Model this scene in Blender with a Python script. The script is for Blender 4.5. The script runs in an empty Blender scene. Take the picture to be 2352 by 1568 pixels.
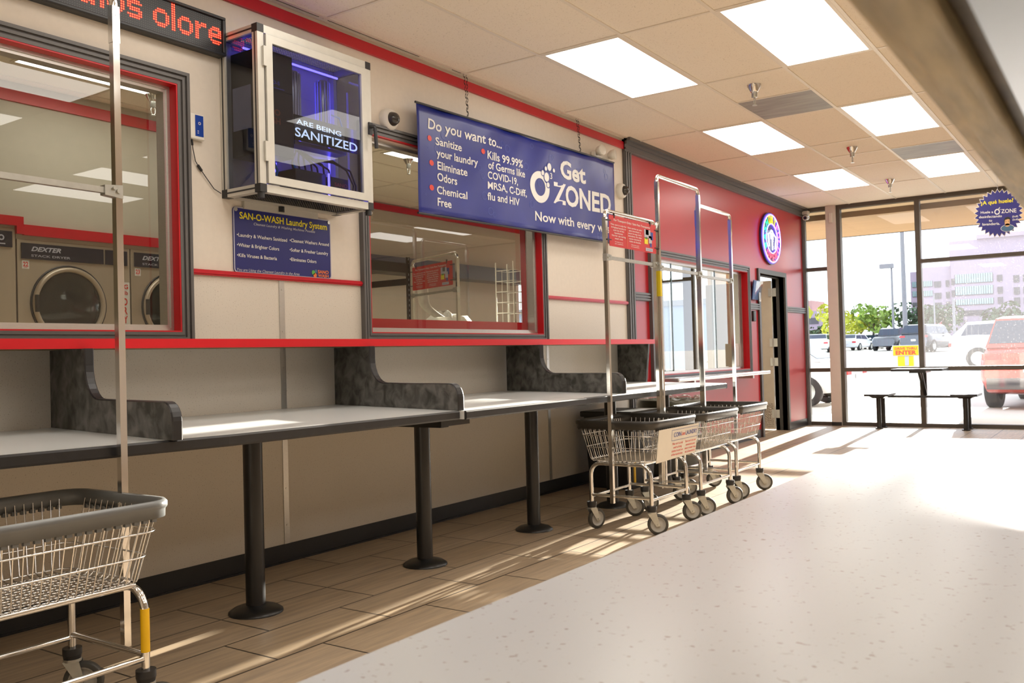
import bpy, bmesh, math, random
from mathutils import Vector, Matrix
random.seed(7)
S = bpy.context.scene
COL = S.collection
PI = math.pi

# ---------------------------------------------------------------- camera, world, sun, exposure
cd = bpy.data.cameras.new('camera'); cam = bpy.data.objects.new('camera', cd); COL.objects.link(cam)
RR = ((0.8223659, 0.5683229, -0.0268963), (-0.0316094, -0.0015631, -0.9994991), (-0.5680802, 0.8228042, 0.0166789))
cm = Matrix(((RR[0][0], -RR[1][0], -RR[2][0]), (RR[0][1], -RR[1][1], -RR[2][1]), (RR[0][2], -RR[1][2], -RR[2][2])))
cam.matrix_world = Matrix.Translation((3.8505, 0, 1.088)) @ cm.to_4x4()
cd.sensor_width = 36; cd.lens = 31.6305; cd.clip_start = 0.02; cd.clip_end = 1000
cd.dof.use_dof = True; cd.dof.focus_distance = 3.2; cd.dof.aperture_fstop = 13.0
S.camera = cam
S.view_settings.view_transform = 'Standard'; S.view_settings.look = 'None'
S.view_settings.gamma = 1; S.view_settings.use_curve_mapping = False
S.view_settings.exposure = 0.14
cy = S.cycles
cy.max_bounces = 7; cy.diffuse_bounces = 4; cy.glossy_bounces = 4; cy.transmission_bounces = 6; cy.transparent_max_bounces = 16
cy.caustics_reflective = False; cy.caustics_refractive = False; cy.sample_clamp_indirect = 5.0; cy.blur_glossy = 0.6
W = bpy.data.worlds.new('sky'); S.world = W; W.use_nodes = True
bg = W.node_tree.nodes['Background']; bg.inputs[0].default_value = (0.90, 0.95, 1.0, 1); bg.inputs[1].default_value = 2.6
sd = bpy.data.lights.new('sun', 'SUN'); sun = bpy.data.objects.new('sun', sd); COL.objects.link(sun)
sd.energy = 46; sd.angle = math.radians(0.53); sd.color = (1.0, 0.90, 0.76)
SUN_DIR = Vector((-0.06, 1.0, 0.1512)).normalized()
sun.rotation_euler = SUN_DIR.to_track_quat('Z', 'Y').to_euler(); sun.location = (0, 40, 12)
PANEL_LIGHT = 5.2

# ---------------------------------------------------------------- materials
def _new(name):
    m = bpy.data.materials.new(name); m.use_nodes = True
    nt = m.node_tree; b = nt.nodes['Principled BSDF']; return m, nt, b
def coords(nt, scale=(1, 1, 1)):
    tc = nt.nodes.new('ShaderNodeTexCoord'); mp = nt.nodes.new('ShaderNodeMapping')
    nt.links.new(tc.outputs['Object'], mp.inputs[0]); mp.inputs['Scale'].default_value = scale; return mp
def pm(name, col, rough=0.5, metal=0.0, var=0.06, scale=12, bump=0.0, spec=0.5, stretch=(1, 1, 1), coat=0.0):
    m, nt, b = _new(name)
    mp = coords(nt, stretch); n = nt.nodes.new('ShaderNodeTexNoise'); n.inputs['Scale'].default_value = scale; n.inputs['Detail'].default_value = 4
    nt.links.new(mp.outputs[0], n.inputs['Vector'])
    r = nt.nodes.new('ShaderNodeValToRGB')
    r.color_ramp.elements[0].position = 0.3; r.color_ramp.elements[1].position = 0.7
    r.color_ramp.elements[0].color = tuple(c * (1 - var) for c in col) + (1,)
    r.color_ramp.elements[1].color = tuple(min(1, c * (1 + var)) for c in col) + (1,)
    nt.links.new(n.outputs['Fac'], r.inputs[0]); nt.links.new(r.outputs[0], b.inputs['Base Color'])
    b.inputs['Roughness'].default_value = rough; b.inputs['Metallic'].default_value = metal
    b.inputs['Specular IOR Level'].default_value = spec
    if coat: b.inputs['Coat Weight'].default_value = coat
    if bump:
        bp = nt.nodes.new('ShaderNodeBump'); bp.inputs['Strength'].default_value = bump; bp.inputs['Distance'].default_value = 0.01
        nt.links.new(n.outputs['Fac'], bp.inputs['Height']); nt.links.new(bp.outputs[0], b.inputs['Normal'])
    return m
def speckle(name, base, fleck, scale, thr, rough=0.4, fleck2=None, spec=0.5, amount=0.7):
    m, nt, b = _new(name); mp = coords(nt)
    n = nt.nodes.new('ShaderNodeTexNoise'); n.inputs['Scale'].default_value = scale; n.inputs['Detail'].default_value = 2
    nt.links.new(mp.outputs[0], n.inputs['Vector'])
    r = nt.nodes.new('ShaderNodeValToRGB'); r.color_ramp.elements[0].position = thr; r.color_ramp.elements[1].position = thr + 0.05
    r.color_ramp.elements[0].color = (0, 0, 0, 1); r.color_ramp.elements[1].color = (amount, amount, amount, 1)
    nt.links.new(n.outputs['Fac'], r.inputs[0])
    mx = nt.nodes.new('ShaderNodeMix'); mx.data_type = 'RGBA'
    mx.inputs['A'].default_value = base + (1,); mx.inputs['B'].default_value = fleck + (1,)
    nt.links.new(r.outputs[0], mx.inputs['Factor']); out = mx.outputs['Result']
    if fleck2:
        n2 = nt.nodes.new('ShaderNodeTexNoise'); n2.inputs['Scale'].default_value = scale * 0.6; n2.inputs['Detail'].default_value = 2
        of = nt.nodes.new('ShaderNodeVectorMath'); of.inputs[1].default_value = (13.1, 7.7, 3.3); nt.links.new(mp.outputs[0], of.inputs[0]); nt.links.new(of.outputs[0], n2.inputs['Vector'])
        r2 = nt.nodes.new('ShaderNodeValToRGB'); r2.color_ramp.elements[0].position = thr + 0.03; r2.color_ramp.elements[1].position = thr + 0.08
        r2.color_ramp.elements[1].color = (amount, amount, amount, 1); nt.links.new(n2.outputs['Fac'], r2.inputs[0])
        m2 = nt.nodes.new('ShaderNodeMix'); m2.data_type = 'RGBA'; m2.inputs['B'].default_value = fleck2 + (1,)
        nt.links.new(out, m2.inputs['A']); nt.links.new(r2.outputs[0], m2.inputs['Factor']); out = m2.outputs['Result']
    nt.links.new(out, b.inputs['Base Color']); b.inputs['Roughness'].default_value = rough; b.inputs['Specular IOR Level'].default_value = spec
    return m
def emit(name, col, strength):
    m, nt, b = _new(name)
    b.inputs['Base Color'].default_value = col + (1,); b.inputs['Emission Color'].default_value = col + (1,); b.inputs['Emission Strength'].default_value = strength
    return m
def glass(name, tint=(0.95, 0.97, 0.96), refl=1.0, dirt=0.0, rough=0.0):
    m, nt, b = _new(name); nt.nodes.remove(b); out = nt.nodes['Material Output']
    t = nt.nodes.new('ShaderNodeBsdfTransparent'); t.inputs[0].default_value = tint + (1,)
    g = nt.nodes.new('ShaderNodeBsdfGlossy'); g.inputs['Roughness'].default_value = rough
    fr = nt.nodes.new('ShaderNodeFresnel'); fr.inputs[0].default_value = 1.5
    mu = nt.nodes.new('ShaderNodeMath'); mu.operation = 'MULTIPLY'; mu.inputs[1].default_value = refl; ge = nt.nodes.new('ShaderNodeNewGeometry'); fb = nt.nodes.new('ShaderNodeMath'); fb.operation = 'SUBTRACT'; fb.inputs[0].default_value = 1.0; nt.links.new(ge.outputs['Backfacing'], fb.inputs[1])
    ff = nt.nodes.new('ShaderNodeMath'); ff.operation = 'MULTIPLY'; nt.links.new(fr.outputs[0], ff.inputs[0]); nt.links.new(fb.outputs[0], ff.inputs[1])
    nt.links.new(ff.outputs[0], mu.inputs[0])
    mx = nt.nodes.new('ShaderNodeMixShader'); nt.links.new(mu.outputs[0], mx.inputs[0]); nt.links.new(t.outputs[0], mx.inputs[1]); nt.links.new(g.outputs[0], mx.inputs[2])
    last = mx
    if dirt:
        mp = coords(nt); n = nt.nodes.new('ShaderNodeTexNoise'); n.inputs['Scale'].default_value = 55; n.inputs['Detail'].default_value = 5
        n3 = nt.nodes.new('ShaderNodeTexNoise'); n3.inputs['Scale'].default_value = 1.6; n3.inputs['Detail'].default_value = 3
        nt.links.new(mp.outputs[0], n.inputs['Vector']); nt.links.new(mp.outputs[0], n3.inputs['Vector'])
        r = nt.nodes.new('ShaderNodeValToRGB'); r.color_ramp.elements[0].position = 0.62; r.color_ramp.elements[1].position = 0.72
        nt.links.new(n.outputs['Fac'], r.inputs[0])
        r3 = nt.nodes.new('ShaderNodeValToRGB'); r3.color_ramp.elements[0].position = 0.35; r3.color_ramp.elements[1].position = 0.7
        nt.links.new(n3.outputs['Fac'], r3.inputs[0])
        a = nt.nodes.new('ShaderNodeMath'); a.operation = 'MULTIPLY'; nt.links.new(r.outputs[0], a.inputs[0]); nt.links.new(r3.outputs[0], a.inputs[1])
        a2 = nt.nodes.new('ShaderNodeMath'); a2.operation = 'MULTIPLY_ADD'; a2.inputs[1].default_value = dirt; a2.inputs[2].default_value = dirt * 0.22; nt.links.new(a.outputs[0], a2.inputs[0])
        tr = nt.nodes.new('ShaderNodeBsdfTranslucent'); tr.inputs[0].default_value = (0.8, 0.8, 0.82, 1)
        m2 = nt.nodes.new('ShaderNodeMixShader'); nt.links.new(a2.outputs[0], m2.inputs[0]); nt.links.new(mx.outputs[0], m2.inputs[1]); nt.links.new(tr.outputs[0], m2.inputs[2]); last = m2
    nt.links.new(last.outputs[0], out.inputs[0]); return m
def floor_mat():
    m, nt, b = _new('floor_planks'); tc = nt.nodes.new('ShaderNodeTexCoord'); sp = nt.nodes.new('ShaderNodeSeparateXYZ'); cb = nt.nodes.new('ShaderNodeCombineXYZ')
    nt.links.new(tc.outputs['Object'], sp.inputs[0]); nt.links.new(sp.outputs['Y'], cb.inputs['X']); nt.links.new(sp.outputs['X'], cb.inputs['Y'])
    br = nt.nodes.new('ShaderNodeTexBrick'); br.offset = 0.36; br.offset_frequency = 3; br.inputs['Scale'].default_value = 1
    br.inputs['Brick Width'].default_value = 0.612; br.inputs['Row Height'].default_value = 0.308; br.inputs['Mortar Size'].default_value = 0.0042
    br.inputs['Color1'].default_value = (0.36, 0.275, 0.185, 1); br.inputs['Color2'].default_value = (0.41, 0.32, 0.225, 1); br.inputs['Mortar'].default_value = (0.035, 0.026, 0.02, 1)
    br.inputs['Mortar Smooth'].default_value = 0.0
    nt.links.new(cb.outputs[0], br.inputs['Vector'])
    mp = nt.nodes.new('ShaderNodeMapping'); mp.inputs['Scale'].default_value = (1.2, 14, 1); nt.links.new(cb.outputs[0], mp.inputs[0])
    n = nt.nodes.new('ShaderNodeTexNoise'); n.inputs['Scale'].default_value = 3.0; n.inputs['Detail'].default_value = 6; nt.links.new(mp.outputs[0], n.inputs['Vector'])
    r = nt.nodes.new('ShaderNodeValToRGB'); r.color_ramp.elements[0].color = (0.78, 0.78, 0.8, 1); r.color_ramp.elements[1].color = (1.18, 1.15, 1.1, 1)
    r.color_ramp.elements[0].position = 0.3; r.color_ramp.elements[1].position = 0.72; nt.links.new(n.outputs['Fac'], r.inputs[0])
    mx = nt.nodes.new('ShaderNodeMix'); mx.data_type = 'RGBA'; mx.blend_type = 'MULTIPLY'; mx.inputs['Factor'].default_value = 1
    nt.links.new(br.outputs['Color'], mx.inputs['A']); nt.links.new(r.outputs[0], mx.inputs['B']); nt.links.new(mx.outputs['Result'], b.inputs['Base Color'])
    b.inputs['Roughness'].default_value = 0.42
    bp = nt.nodes.new('ShaderNodeBump'); bp.inputs['Strength'].default_value = 0.15; bp.inputs['Distance'].default_value = 0.004; bp.invert = True
    nt.links.new(br.outputs['Fac'], bp.inputs['Height']); nt.links.new(bp.outputs[0], b.inputs['Normal'])
    return m
def marble_mat():
    m, nt, b = _new('mottled_laminate'); mp = coords(nt)
    n = nt.nodes.new('ShaderNodeTexNoise'); n.inputs['Scale'].default_value = 14; n.inputs['Detail'].default_value = 7; n.inputs['Distortion'].default_value = 0.6
    nt.links.new(mp.outputs[0], n.inputs['Vector']); r = nt.nodes.new('ShaderNodeValToRGB'); e = r.color_ramp.elements
    e[0].position = 0.36; e[0].color = (0.035, 0.036, 0.03, 1); e[1].position = 0.68; e[1].color = (0.17, 0.165, 0.155, 1)
    nt.links.new(n.outputs['Fac'], r.inputs[0]); nt.links.new(r.outputs[0], b.inputs['Base Color']); b.inputs['Roughness'].default_value = 0.5
    return m
def diamond_mat():
    m, nt, b = _new('diamond_plate'); mp = coords(nt, (60, 60, 60)); ck = nt.nodes.new('ShaderNodeTexVoronoi'); ck.inputs['Scale'].default_value = 1
    nt.links.new(mp.outputs[0], ck.inputs['Vector']); b.inputs['Base Color'].default_value = (0.55, 0.5, 0.42, 1); b.inputs['Metallic'].default_value = 0.8; b.inputs['Roughness'].default_value = 0.35
    bp = nt.nodes.new('ShaderNodeBump'); bp.inputs['Strength'].default_value = 0.8; bp.inputs['Distance'].default_value = 0.01; nt.links.new(ck.outputs['Distance'], bp.inputs['Height']); nt.links.new(bp.outputs[0], b.inputs['Normal'])
    return m

M = {}
M['floor'] = floor_mat()
M['cream'] = pm('cream_paint', (0.76, 0.69, 0.60), 0.55, var=0.02, scale=30, bump=0.03)
M['frp'] = speckle('speckled_wall_panel', (0.74, 0.69, 0.61), (0.42, 0.37, 0.31), 170, 0.64, 0.4, spec=0.4, amount=0.8)
M['rearwall'] = pm('rear_wall_shade_tone', (.52, .48, .39), .6, var=.02)  # shade of the rear room put into a darker, olive wall colour
M['redwall'] = pm('red_wall_paint', (0.42, 0.012, 0.02), 0.32, var=0.03, scale=3, spec=0.6)
M['red'] = pm('red_paint', (0.58, 0.004, 0.012), 0.38, var=0.03, scale=8)
M['redtrim'] = pm('red_gloss_trim', (0.55, 0.006, 0.02), 0.3, var=0.03, scale=8)
M['shelfred'] = pm('red_edge_band', (0.62, 0.004, 0.012), 0.35, var=0.04, scale=10, stretch=(1, .2, 1))
M['grey'] = pm('grey_trim_paint', (0.115, 0.11, 0.108), 0.4, var=0.05, scale=9)
M['tile'] = speckle('ceiling_tile', (0.90, 0.83, 0.72), (0.56, 0.49, 0.39), 120, 0.63, 0.8, spec=0.15, amount=0.55)
M['tbar'] = pm('ceiling_grid_paint', (0.80, 0.74, 0.64), 0.45, var=0.02)
M['tilegap'] = pm('dark_ceiling_gap', (0.02, 0.02, 0.015), 0.8)
M['panelgrey'] = pm('grey_wood_panel', (0.27, 0.255, 0.225), 0.5, var=0.25, scale=2.5, stretch=(1, 6, 1))
M['rubber'] = pm('black_cove_base', (0.016, 0.016, 0.017), 0.35, var=0.1)
M['alu'] = pm('brushed_aluminium', (0.62, 0.61, 0.58), 0.32, 0.85, var=0.04, scale=40, stretch=(1, 1, 8))
M['aluframe'] = pm('anodised_frame', (0.60, 0.585, 0.53), 0.4, 0.25, var=0.03, scale=20)
M['bronze'] = pm('dark_window_frame', (0.10, 0.085, 0.068), 0.45, 0.2, var=0.06)
M['doorframe'] = pm('dark_door_frame', (0.05, 0.047, 0.042), 0.4, var=0.06)
M['beige'] = pm('beige_door_paint', (0.60, 0.53, 0.42), 0.45, var=0.03)
M['pillar'] = pm('white_pillar_paint', (0.72, 0.66, 0.60), 0.5, var=0.02)
M['white'] = pm('white_laminate', (0.64, 0.66, 0.66), 0.28, var=0.015, scale=30)
M['whiteplastic'] = pm('white_plastic', (0.78, 0.75, 0.68), 0.35, var=0.02)
M['islandtop'] = speckle('speckled_countertop', (0.49, 0.50, 0.505), (0.30, 0.25, 0.20), 130, 0.665, 0.26, fleck2=(0.40, 0.39, 0.37), spec=0.5, amount=0.75)
M['edge'] = pm('black_edge_band', (0.020, 0.020, 0.022), 0.38, var=0.15, scale=20)
M['marble'] = marble_mat()
M['black'] = pm('black_powder_coat', (0.012, 0.012, 0.013), 0.3, var=0.1)
M['blackplastic'] = pm('black_plastic', (0.018, 0.018, 0.02), 0.42, var=0.1)
M['chrome'] = pm('chrome', (0.78, 0.77, 0.75), 0.12, 1.0, var=0.02, scale=5)
M['steel'] = pm('zinc_steel', (0.50, 0.50, 0.46), 0.35, 0.8, var=0.08, scale=30)
M['rimblack'] = pm('black_rim_vinyl', (0.035, 0.033, 0.03), 0.33, var=0.1)
M['rimgrey'] = pm('grey_rim_vinyl', (0.13, 0.135, 0.135), 0.3, var=0.06)
M['tyre'] = pm('caster_tyre', (0.055, 0.052, 0.045), 0.5, var=0.1)
M['hub'] = pm('caster_hub', (0.42, 0.40, 0.36), 0.45, var=0.05)
M['banner'] = pm('blue_vinyl', (0.016, 0.027, 0.24), 0.33, var=0.12, scale=4, bump=0.12)
M['navy'] = pm('navy_sign_face', (0.012, 0.016, 0.165), 0.35, var=0.04)
M['starblue'] = pm('indigo_sign_face', (0.03, 0.028, 0.20), 0.45, var=0.04)
M['ink_white'] = pm('white_print', (0.82, 0.81, 0.78), 0.45, var=0.01)
M['ink_dim'] = pm('pale_print', (0.50, 0.50, 0.58), 0.45, var=0.01)
M['ink_yellow'] = pm('yellow_print', (0.85, 0.72, 0.01), 0.45, var=0.01)
M['ink_red'] = pm('red_print', (0.72, 0.05, 0.03), 0.45, var=0.01)
M['ink_blue'] = pm('blue_print', (0.03, 0.05, 0.30), 0.45, var=0.01)
M['ink_green'] = pm('green_print', (0.10, 0.42, 0.06), 0.45, var=0.01)
M['ink_orange'] = pm('orange_print', (0.80, 0.20, 0.03), 0.45, var=0.01)
M['ink_black'] = pm('black_print', (0.02, 0.02, 0.02), 0.5, var=0.01)
M['bubble'] = pm('bubble_print', (0.06, 0.09, 0.38), 0.4, var=0.02)
M['signred'] = pm('red_sign_face', (0.60, 0.012, 0.014), 0.35, var=0.03)
M['signcream'] = pm('cream_sign_face', (0.72, 0.66, 0.55), 0.45, var=0.02)
M['skin'] = pm('skin_print', (0.70, 0.42, 0.20), 0.5, var=0.01)
M['teal'] = pm('teal_print', (0.06, 0.14, 0.25), 0.5, var=0.01)
M['glass'] = glass('window_glass', (0.93, 0.95, 0.92), 1.9)
M['frontglass'] = glass('storefront_glass', (0.94, 0.96, 0.97), 0.9)
M['dirtyglass'] = glass('dusty_storefront_glass', (0.92, 0.94, 0.98), 0.9, dirt=0.08)
M['cabglass'] = glass('smoked_cabinet_glass', (0.62, 0.64, 0.70), 1.1)
M['panel'] = emit('lamp_diffuser', (1.0, 0.955, 0.885), PANEL_LIGHT)
M['blueled'] = emit('blue_led', (0.10, 0.08, 1.0), 9)
M['redled'] = emit('red_led', (1.0, 0.02, 0.008), 3.2)
M['redcore'] = emit('red_led_core', (1.0, 0.16, 0.06), 4.0)
M['dimled'] = pm('unlit_led', (0.20, 0.20, 0.19), 0.3)
M['whiteled'] = emit('white_text_glow', (0.72, 0.86, 1.0), 1.6)
M['neonblue'] = emit('neon_blue', (0.16, 0.10, 1.0), 3.5)
M['neongreen'] = emit('neon_green', (0.0, 1.0, 0.32), 1.6)
M['neonyellow'] = emit('neon_yellow', (1.0, 0.72, 0.0), 1.8)
M['neonpink'] = emit('neon_pink', (1.0, 0.12, 0.85), 2.2)
M['neonred'] = emit('neon_red', (1.0, 0.04, 0.08), 2.6)
M['neonwhite'] = emit('neon_white', (0.92, 0.97, 1.0), 3.0)
M['signback'] = pm('sign_backing', (0.035, 0.03, 0.12), 0.35, var=0.05)
M['wood'] = pm('raw_wood_edge', (0.62, 0.43, 0.20), 0.6, var=0.35, scale=9, stretch=(8, 1, 8), bump=0.4)
M['board'] = pm('brown_board', (0.24, 0.15, 0.06), 0.6, var=0.2, scale=40)
M['dryer'] = pm('stainless_dryer_front', (0.52, 0.44, 0.34), 0.36, 0.45, var=0.06, scale=6, stretch=(1, 1, .2))
M['drglass'] = pm('dark_dryer_glass', (0.02, 0.022, 0.018), 0.08, var=0.1)
M['darkblue'] = pm('dark_control_panel', (0.012, 0.014, 0.028), 0.3, var=0.05)
M['rackmetal'] = pm('black_rack_steel', (0.03, 0.028, 0.026), 0.45, var=0.1)
M['linen'] = pm('white_linen', (0.85, 0.82, 0.74), 0.85, var=0.08, scale=20, bump=0.5)
M['tan'] = pm('tan_cloth', (0.50, 0.30, 0.16), 0.85, var=0.1, scale=15, bump=0.4)
M['asphalt'] = pm('pale_parking_lot', (0.52, 0.49, 0.44), 0.8, var=0.06, scale=0.7)
M['walk'] = pm('concrete_walk', (0.58, 0.56, 0.50), 0.8, var=0.05, scale=2)
M['soffit'] = pm('tan_soffit_boards', (0.42, 0.27, 0.13), 0.7, var=0.08, scale=3, stretch=(.3, 9, 1))
M['brick'] = pm('lilac_shade_wall', (0.30, 0.25, 0.34), 0.8, var=0.04, scale=.5)  # backlit lilac shade of the building is put into this wall colour
M['farwin'] = pm('pale_blue_windows', (0.30, 0.48, 0.52), 0.25, var=0.12, scale=2)
M['darkwin'] = pm('dark_windows', (0.06, 0.06, 0.08), 0.2, var=0.12, scale=2)
M['leaf'] = pm('green_leaves', (0.16, 0.25, 0.04), 0.7, var=0.4, scale=1.2)
M['leafy'] = pm('yellow_green_leaves', (0.42, 0.45, 0.05), 0.7, var=0.35, scale=1.2)
M['leafd'] = pm('dark_leaves', (0.045, 0.085, 0.045), 0.7, var=0.4, scale=1.2)
M['bark'] = pm('bark', (0.10, 0.08, 0.06), 0.85, var=0.3)
M['carwhite'] = pm('white_car_paint', (0.75, 0.77, 0.82), 0.2, var=0.01, coat=0.6)
M['carblue'] = pm('blue_grey_car_paint', (0.16, 0.22, 0.36), 0.2, 0.3, var=0.02, coat=0.6)
M['carblack'] = pm('black_car_paint', (0.02, 0.025, 0.04), 0.15, var=0.02, coat=0.7)
M['carred'] = pm('red_car_paint', (0.42, 0.035, 0.02), 0.22, 0.2, var=0.03, coat=0.6)
M['carmaroon'] = pm('maroon_car_paint', (0.10, 0.03, 0.06), 0.2, 0.2, var=0.03, coat=0.6)
M['carglass'] = pm('car_glass', (0.03, 0.045, 0.08), 0.06, var=0.05)
M['carrubber'] = pm('tyre_rubber', (0.02, 0.02, 0.022), 0.7, var=0.1)
M['taillight'] = pm('tail_light_red', (0.65, 0.02, 0.02), 0.2, var=0.05)
M['headlight'] = pm('headlight_clear', (0.8, 0.82, 0.85), 0.1, var=0.02)
M['yellow'] = pm('yellow_panel', (0.85, 0.50, 0.0), 0.45, var=0.03)
M['yellow2'] = pm('yellow_post', (0.80, 0.62, 0.01), 0.45, var=0.03)
M['pole'] = pm('grey_pole', (0.22, 0.22, 0.25), 0.5, var=0.05)
M['bag'] = glass('clear_bag_plastic', (0.80, 0.80, 0.76), 1.6, rough=0.25)
M['olive'] = pm('olive_bin_lid', (0.07, 0.065, 0.03), 0.4, var=0.1)
M['acrylic'] = glass('clear_acrylic', (0.85, 0.88, 0.92), 1.3)
M['brochure'] = pm('blue_brochure', (0.05, 0.12, 0.32), 0.4, var=0.3, scale=40)
M['diamond'] = diamond_mat()
M['paper'] = speckle('printed_paper', (0.72, 0.66, 0.62), (0.35, 0.22, 0.22), 220, 0.55, 0.6, amount=0.7)
M['tubeblue'] = pm('blue_tubing', (0.02, 0.25, 0.75), 0.3, var=0.05)
M['counter'] = pm('stainless_ledge', (0.62, 0.62, 0.64), 0.22, 0.7, var=0.05, scale=20)

# ---------------------------------------------------------------- mesh helper
ROOT = {}
def _off(parent):
    o = parent
    while o.parent: o = o.parent
    return ROOT.get(o.name, Vector((0, 0, 0)))
class MB:
    def __init__(s): s.v = []; s.f = []; s.mi = []; s.sm = []
    def add(s, vs, fs, mat=0, smooth=False):
        b = len(s.v); s.v += [tuple(v) for v in vs]
        for f in fs: s.f.append([b + i for i in f]); s.mi.append(mat); s.sm.append(smooth)
        return s
    def box(s, x0, x1, y0, y1, z0, z1, mat=0):
        vs = [(x, y, z) for z in (z0, z1) for y in (y0, y1) for x in (x0, x1)]
        return s.add(vs, [(0, 2, 3, 1), (4, 5, 7, 6), (0, 1, 5, 4), (2, 6, 7, 3), (0, 4, 6, 2), (1, 3, 7, 5)], mat)
    def hexa(s, p, mat=0):   # 8 points ordered like box
        return s.add(p, [(0, 2, 3, 1), (4, 5, 7, 6), (0, 1, 5, 4), (2, 6, 7, 3), (0, 4, 6, 2), (1, 3, 7, 5)], mat)
    def obox(s, c, size, mtx=None, mat=0):
        hx, hy, hz = (a / 2 for a in size); c = Vector(c)
        vs = [Vector((x, y, z)) for z in (-hz, hz) for y in (-hy, hy) for x in (-hx, hx)]
        if mtx is not None: vs = [mtx @ v for v in vs]
        return s.hexa([c + v for v in vs], mat)
    def frame(s, d):
        d = Vector(d).normalized(); a = Vector((0, 0, 1)) if abs(d.z) < 0.9 else Vector((1, 0, 0))
        u = d.cross(a).normalized(); return u, d.cross(u).normalized()
    def cyl(s, p0, p1, r0, r1=None, n=16, mat=0, caps=True, smooth=True):
        r1 = r0 if r1 is None else r1; p0 = Vector(p0); p1 = Vector(p1); u, w = s.frame(p1 - p0)
        ring = lambda p, r: [p + (u * math.cos(2 * PI * i / n) + w * math.sin(2 * PI * i / n)) * r for i in range(n)]
        s.add(ring(p0, r0) + ring(p1, r1), [(i, (i + 1) % n, n + (i + 1) % n, n + i) for i in range(n)], mat, smooth)
        if caps:
            if r0 > 1e-6: s.add(ring(p0, r0), [tuple(reversed(range(n)))], mat)
            if r1 > 1e-6: s.add(ring(p1, r1), [tuple(range(n))], mat)
        return s
    def tube(s, pts, r, n=8, closed=False, mat=0, square=False, smooth=True):
        pts = [Vector(p) for p in pts]; N = len(pts); rings = []
        if square: n = 4; smooth = False
        prev = None
        for i, p in enumerate(pts):
            if closed: t = (pts[(i + 1) % N] - pts[i - 1])
            else: t = pts[min(i + 1, N - 1)] - pts[max(i - 1, 0)]
            t.normalize()
            if prev is None: u, w = s.frame(t)
            else:
                u = prev - t * prev.dot(t)
                if u.length < 1e-5: u, w = s.frame(t)
                u.normalize(); w = t.cross(u)
            prev = u
            k = 1.0
            if 0 < i < N - 1 or closed:
                a = (pts[i] - pts[i - 1]).normalized(); b = (pts[(i + 1) % N] - pts[i]).normalized(); c = max(-0.99, min(1, a.dot(b))); k = 1 / max(0.6, math.cos(math.acos(c) / 2))
            ph = PI / 4 if square else 0
            rr = r * (math.sqrt(2) if square else 1)
            rings.append([p + (u * math.cos(2 * PI * j / n + ph) + w * math.sin(2 * PI * j / n + ph)) * rr for j in range(n)])
        fs = []
        for i in range(N if closed else N - 1):
            a = i * n; b = ((i + 1) % N) * n
            for j in range(n): fs.append((a + j, a + (j + 1) % n, b + (j + 1) % n, b + j))
        s.add([v for r_ in rings for v in r_], fs, mat, smooth)
        if not closed:
            s.add(rings[0], [tuple(reversed(range(n)))], mat); s.add(rings[-1], [tuple(range(n))], mat)
        return s
    def prism(s, poly, fn, a, b, mat=0, side=None, smooth_side=False):
        n = len(poly); lo = [fn(p[0], p[1], a) for p in poly]; hi = [fn(p[0], p[1], b) for p in poly]
        if side != 'none': s.add(lo + hi, [(i, (i + 1) % n, n + (i + 1) % n, n + i) for i in range(n)], mat if side is None else side, smooth_side)
        s.add(lo, [tuple(reversed(range(n)))], mat); s.add(hi, [tuple(range(n))], mat); return s
    def lathe(s, prof, c, axis=(0, 0, 1), n=24, mat=0, smooth=True):
        c = Vector(c); ax = Vector(axis).normalized(); u, w = s.frame(ax); vs = []
        for r, h in prof: vs += [c + ax * h + (u * math.cos(2 * PI * i / n) + w * math.sin(2 * PI * i / n)) * max(r, 1e-5) for i in range(n)]
        fs = [(k * n + i, k * n + (i + 1) % n, (k + 1) * n + (i + 1) % n, (k + 1) * n + i) for k in range(len(prof) - 1) for i in range(n)]
        return s.add(vs, fs, mat, smooth)
    def ball(s, c, r, n=14, mat=0, sq=(1, 1, 1)):
        c = Vector(c); vs = []; m = n // 2
        for k in range(m + 1):
            a = PI * k / m
            vs += [c + Vector((math.sin(a) * math.cos(2 * PI * i / n) * sq[0], math.sin(a) * math.sin(2 * PI * i / n) * sq[1], math.cos(a) * sq[2])) * r for i in range(n)]
        return s.add(vs, [(k * n + i, k * n + (i + 1) % n, (k + 1) * n + (i + 1) % n, (k + 1) * n + i) for k in range(m) for i in range(n)], mat, True)
    def build(s, name, mats, parent=None, loc=None, bevel=0.0, seg=2, weld=True):
        off = _off(parent) if parent else Vector(loc or (0, 0, 0))
        me = bpy.data.meshes.new(name)
        me.from_pydata([tuple(Vector(v) - off) for v in s.v], [], s.f)
        for m in (mats if isinstance(mats, (list, tuple)) else [mats]): me.materials.append(M[m] if isinstance(m, str) else m)
        me.polygons.foreach_set('material_index', s.mi); me.polygons.foreach_set('use_smooth', s.sm); me.update()
        bm = bmesh.new(); bm.from_mesh(me); bmesh.ops.recalc_face_normals(bm, faces=bm.faces)
        bm.to_mesh(me); bm.free()
        o = bpy.data.objects.new(name, me); COL.objects.link(o)
        if parent: o.parent = parent
        else: o.location = off; ROOT[o.name] = off
        if bevel:
            b = o.modifiers.new('bevel', 'BEVEL'); b.width = bevel; b.segments = seg; b.limit_method = 'ANGLE'; b.angle_limit = math.radians(50)
        return o
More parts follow.
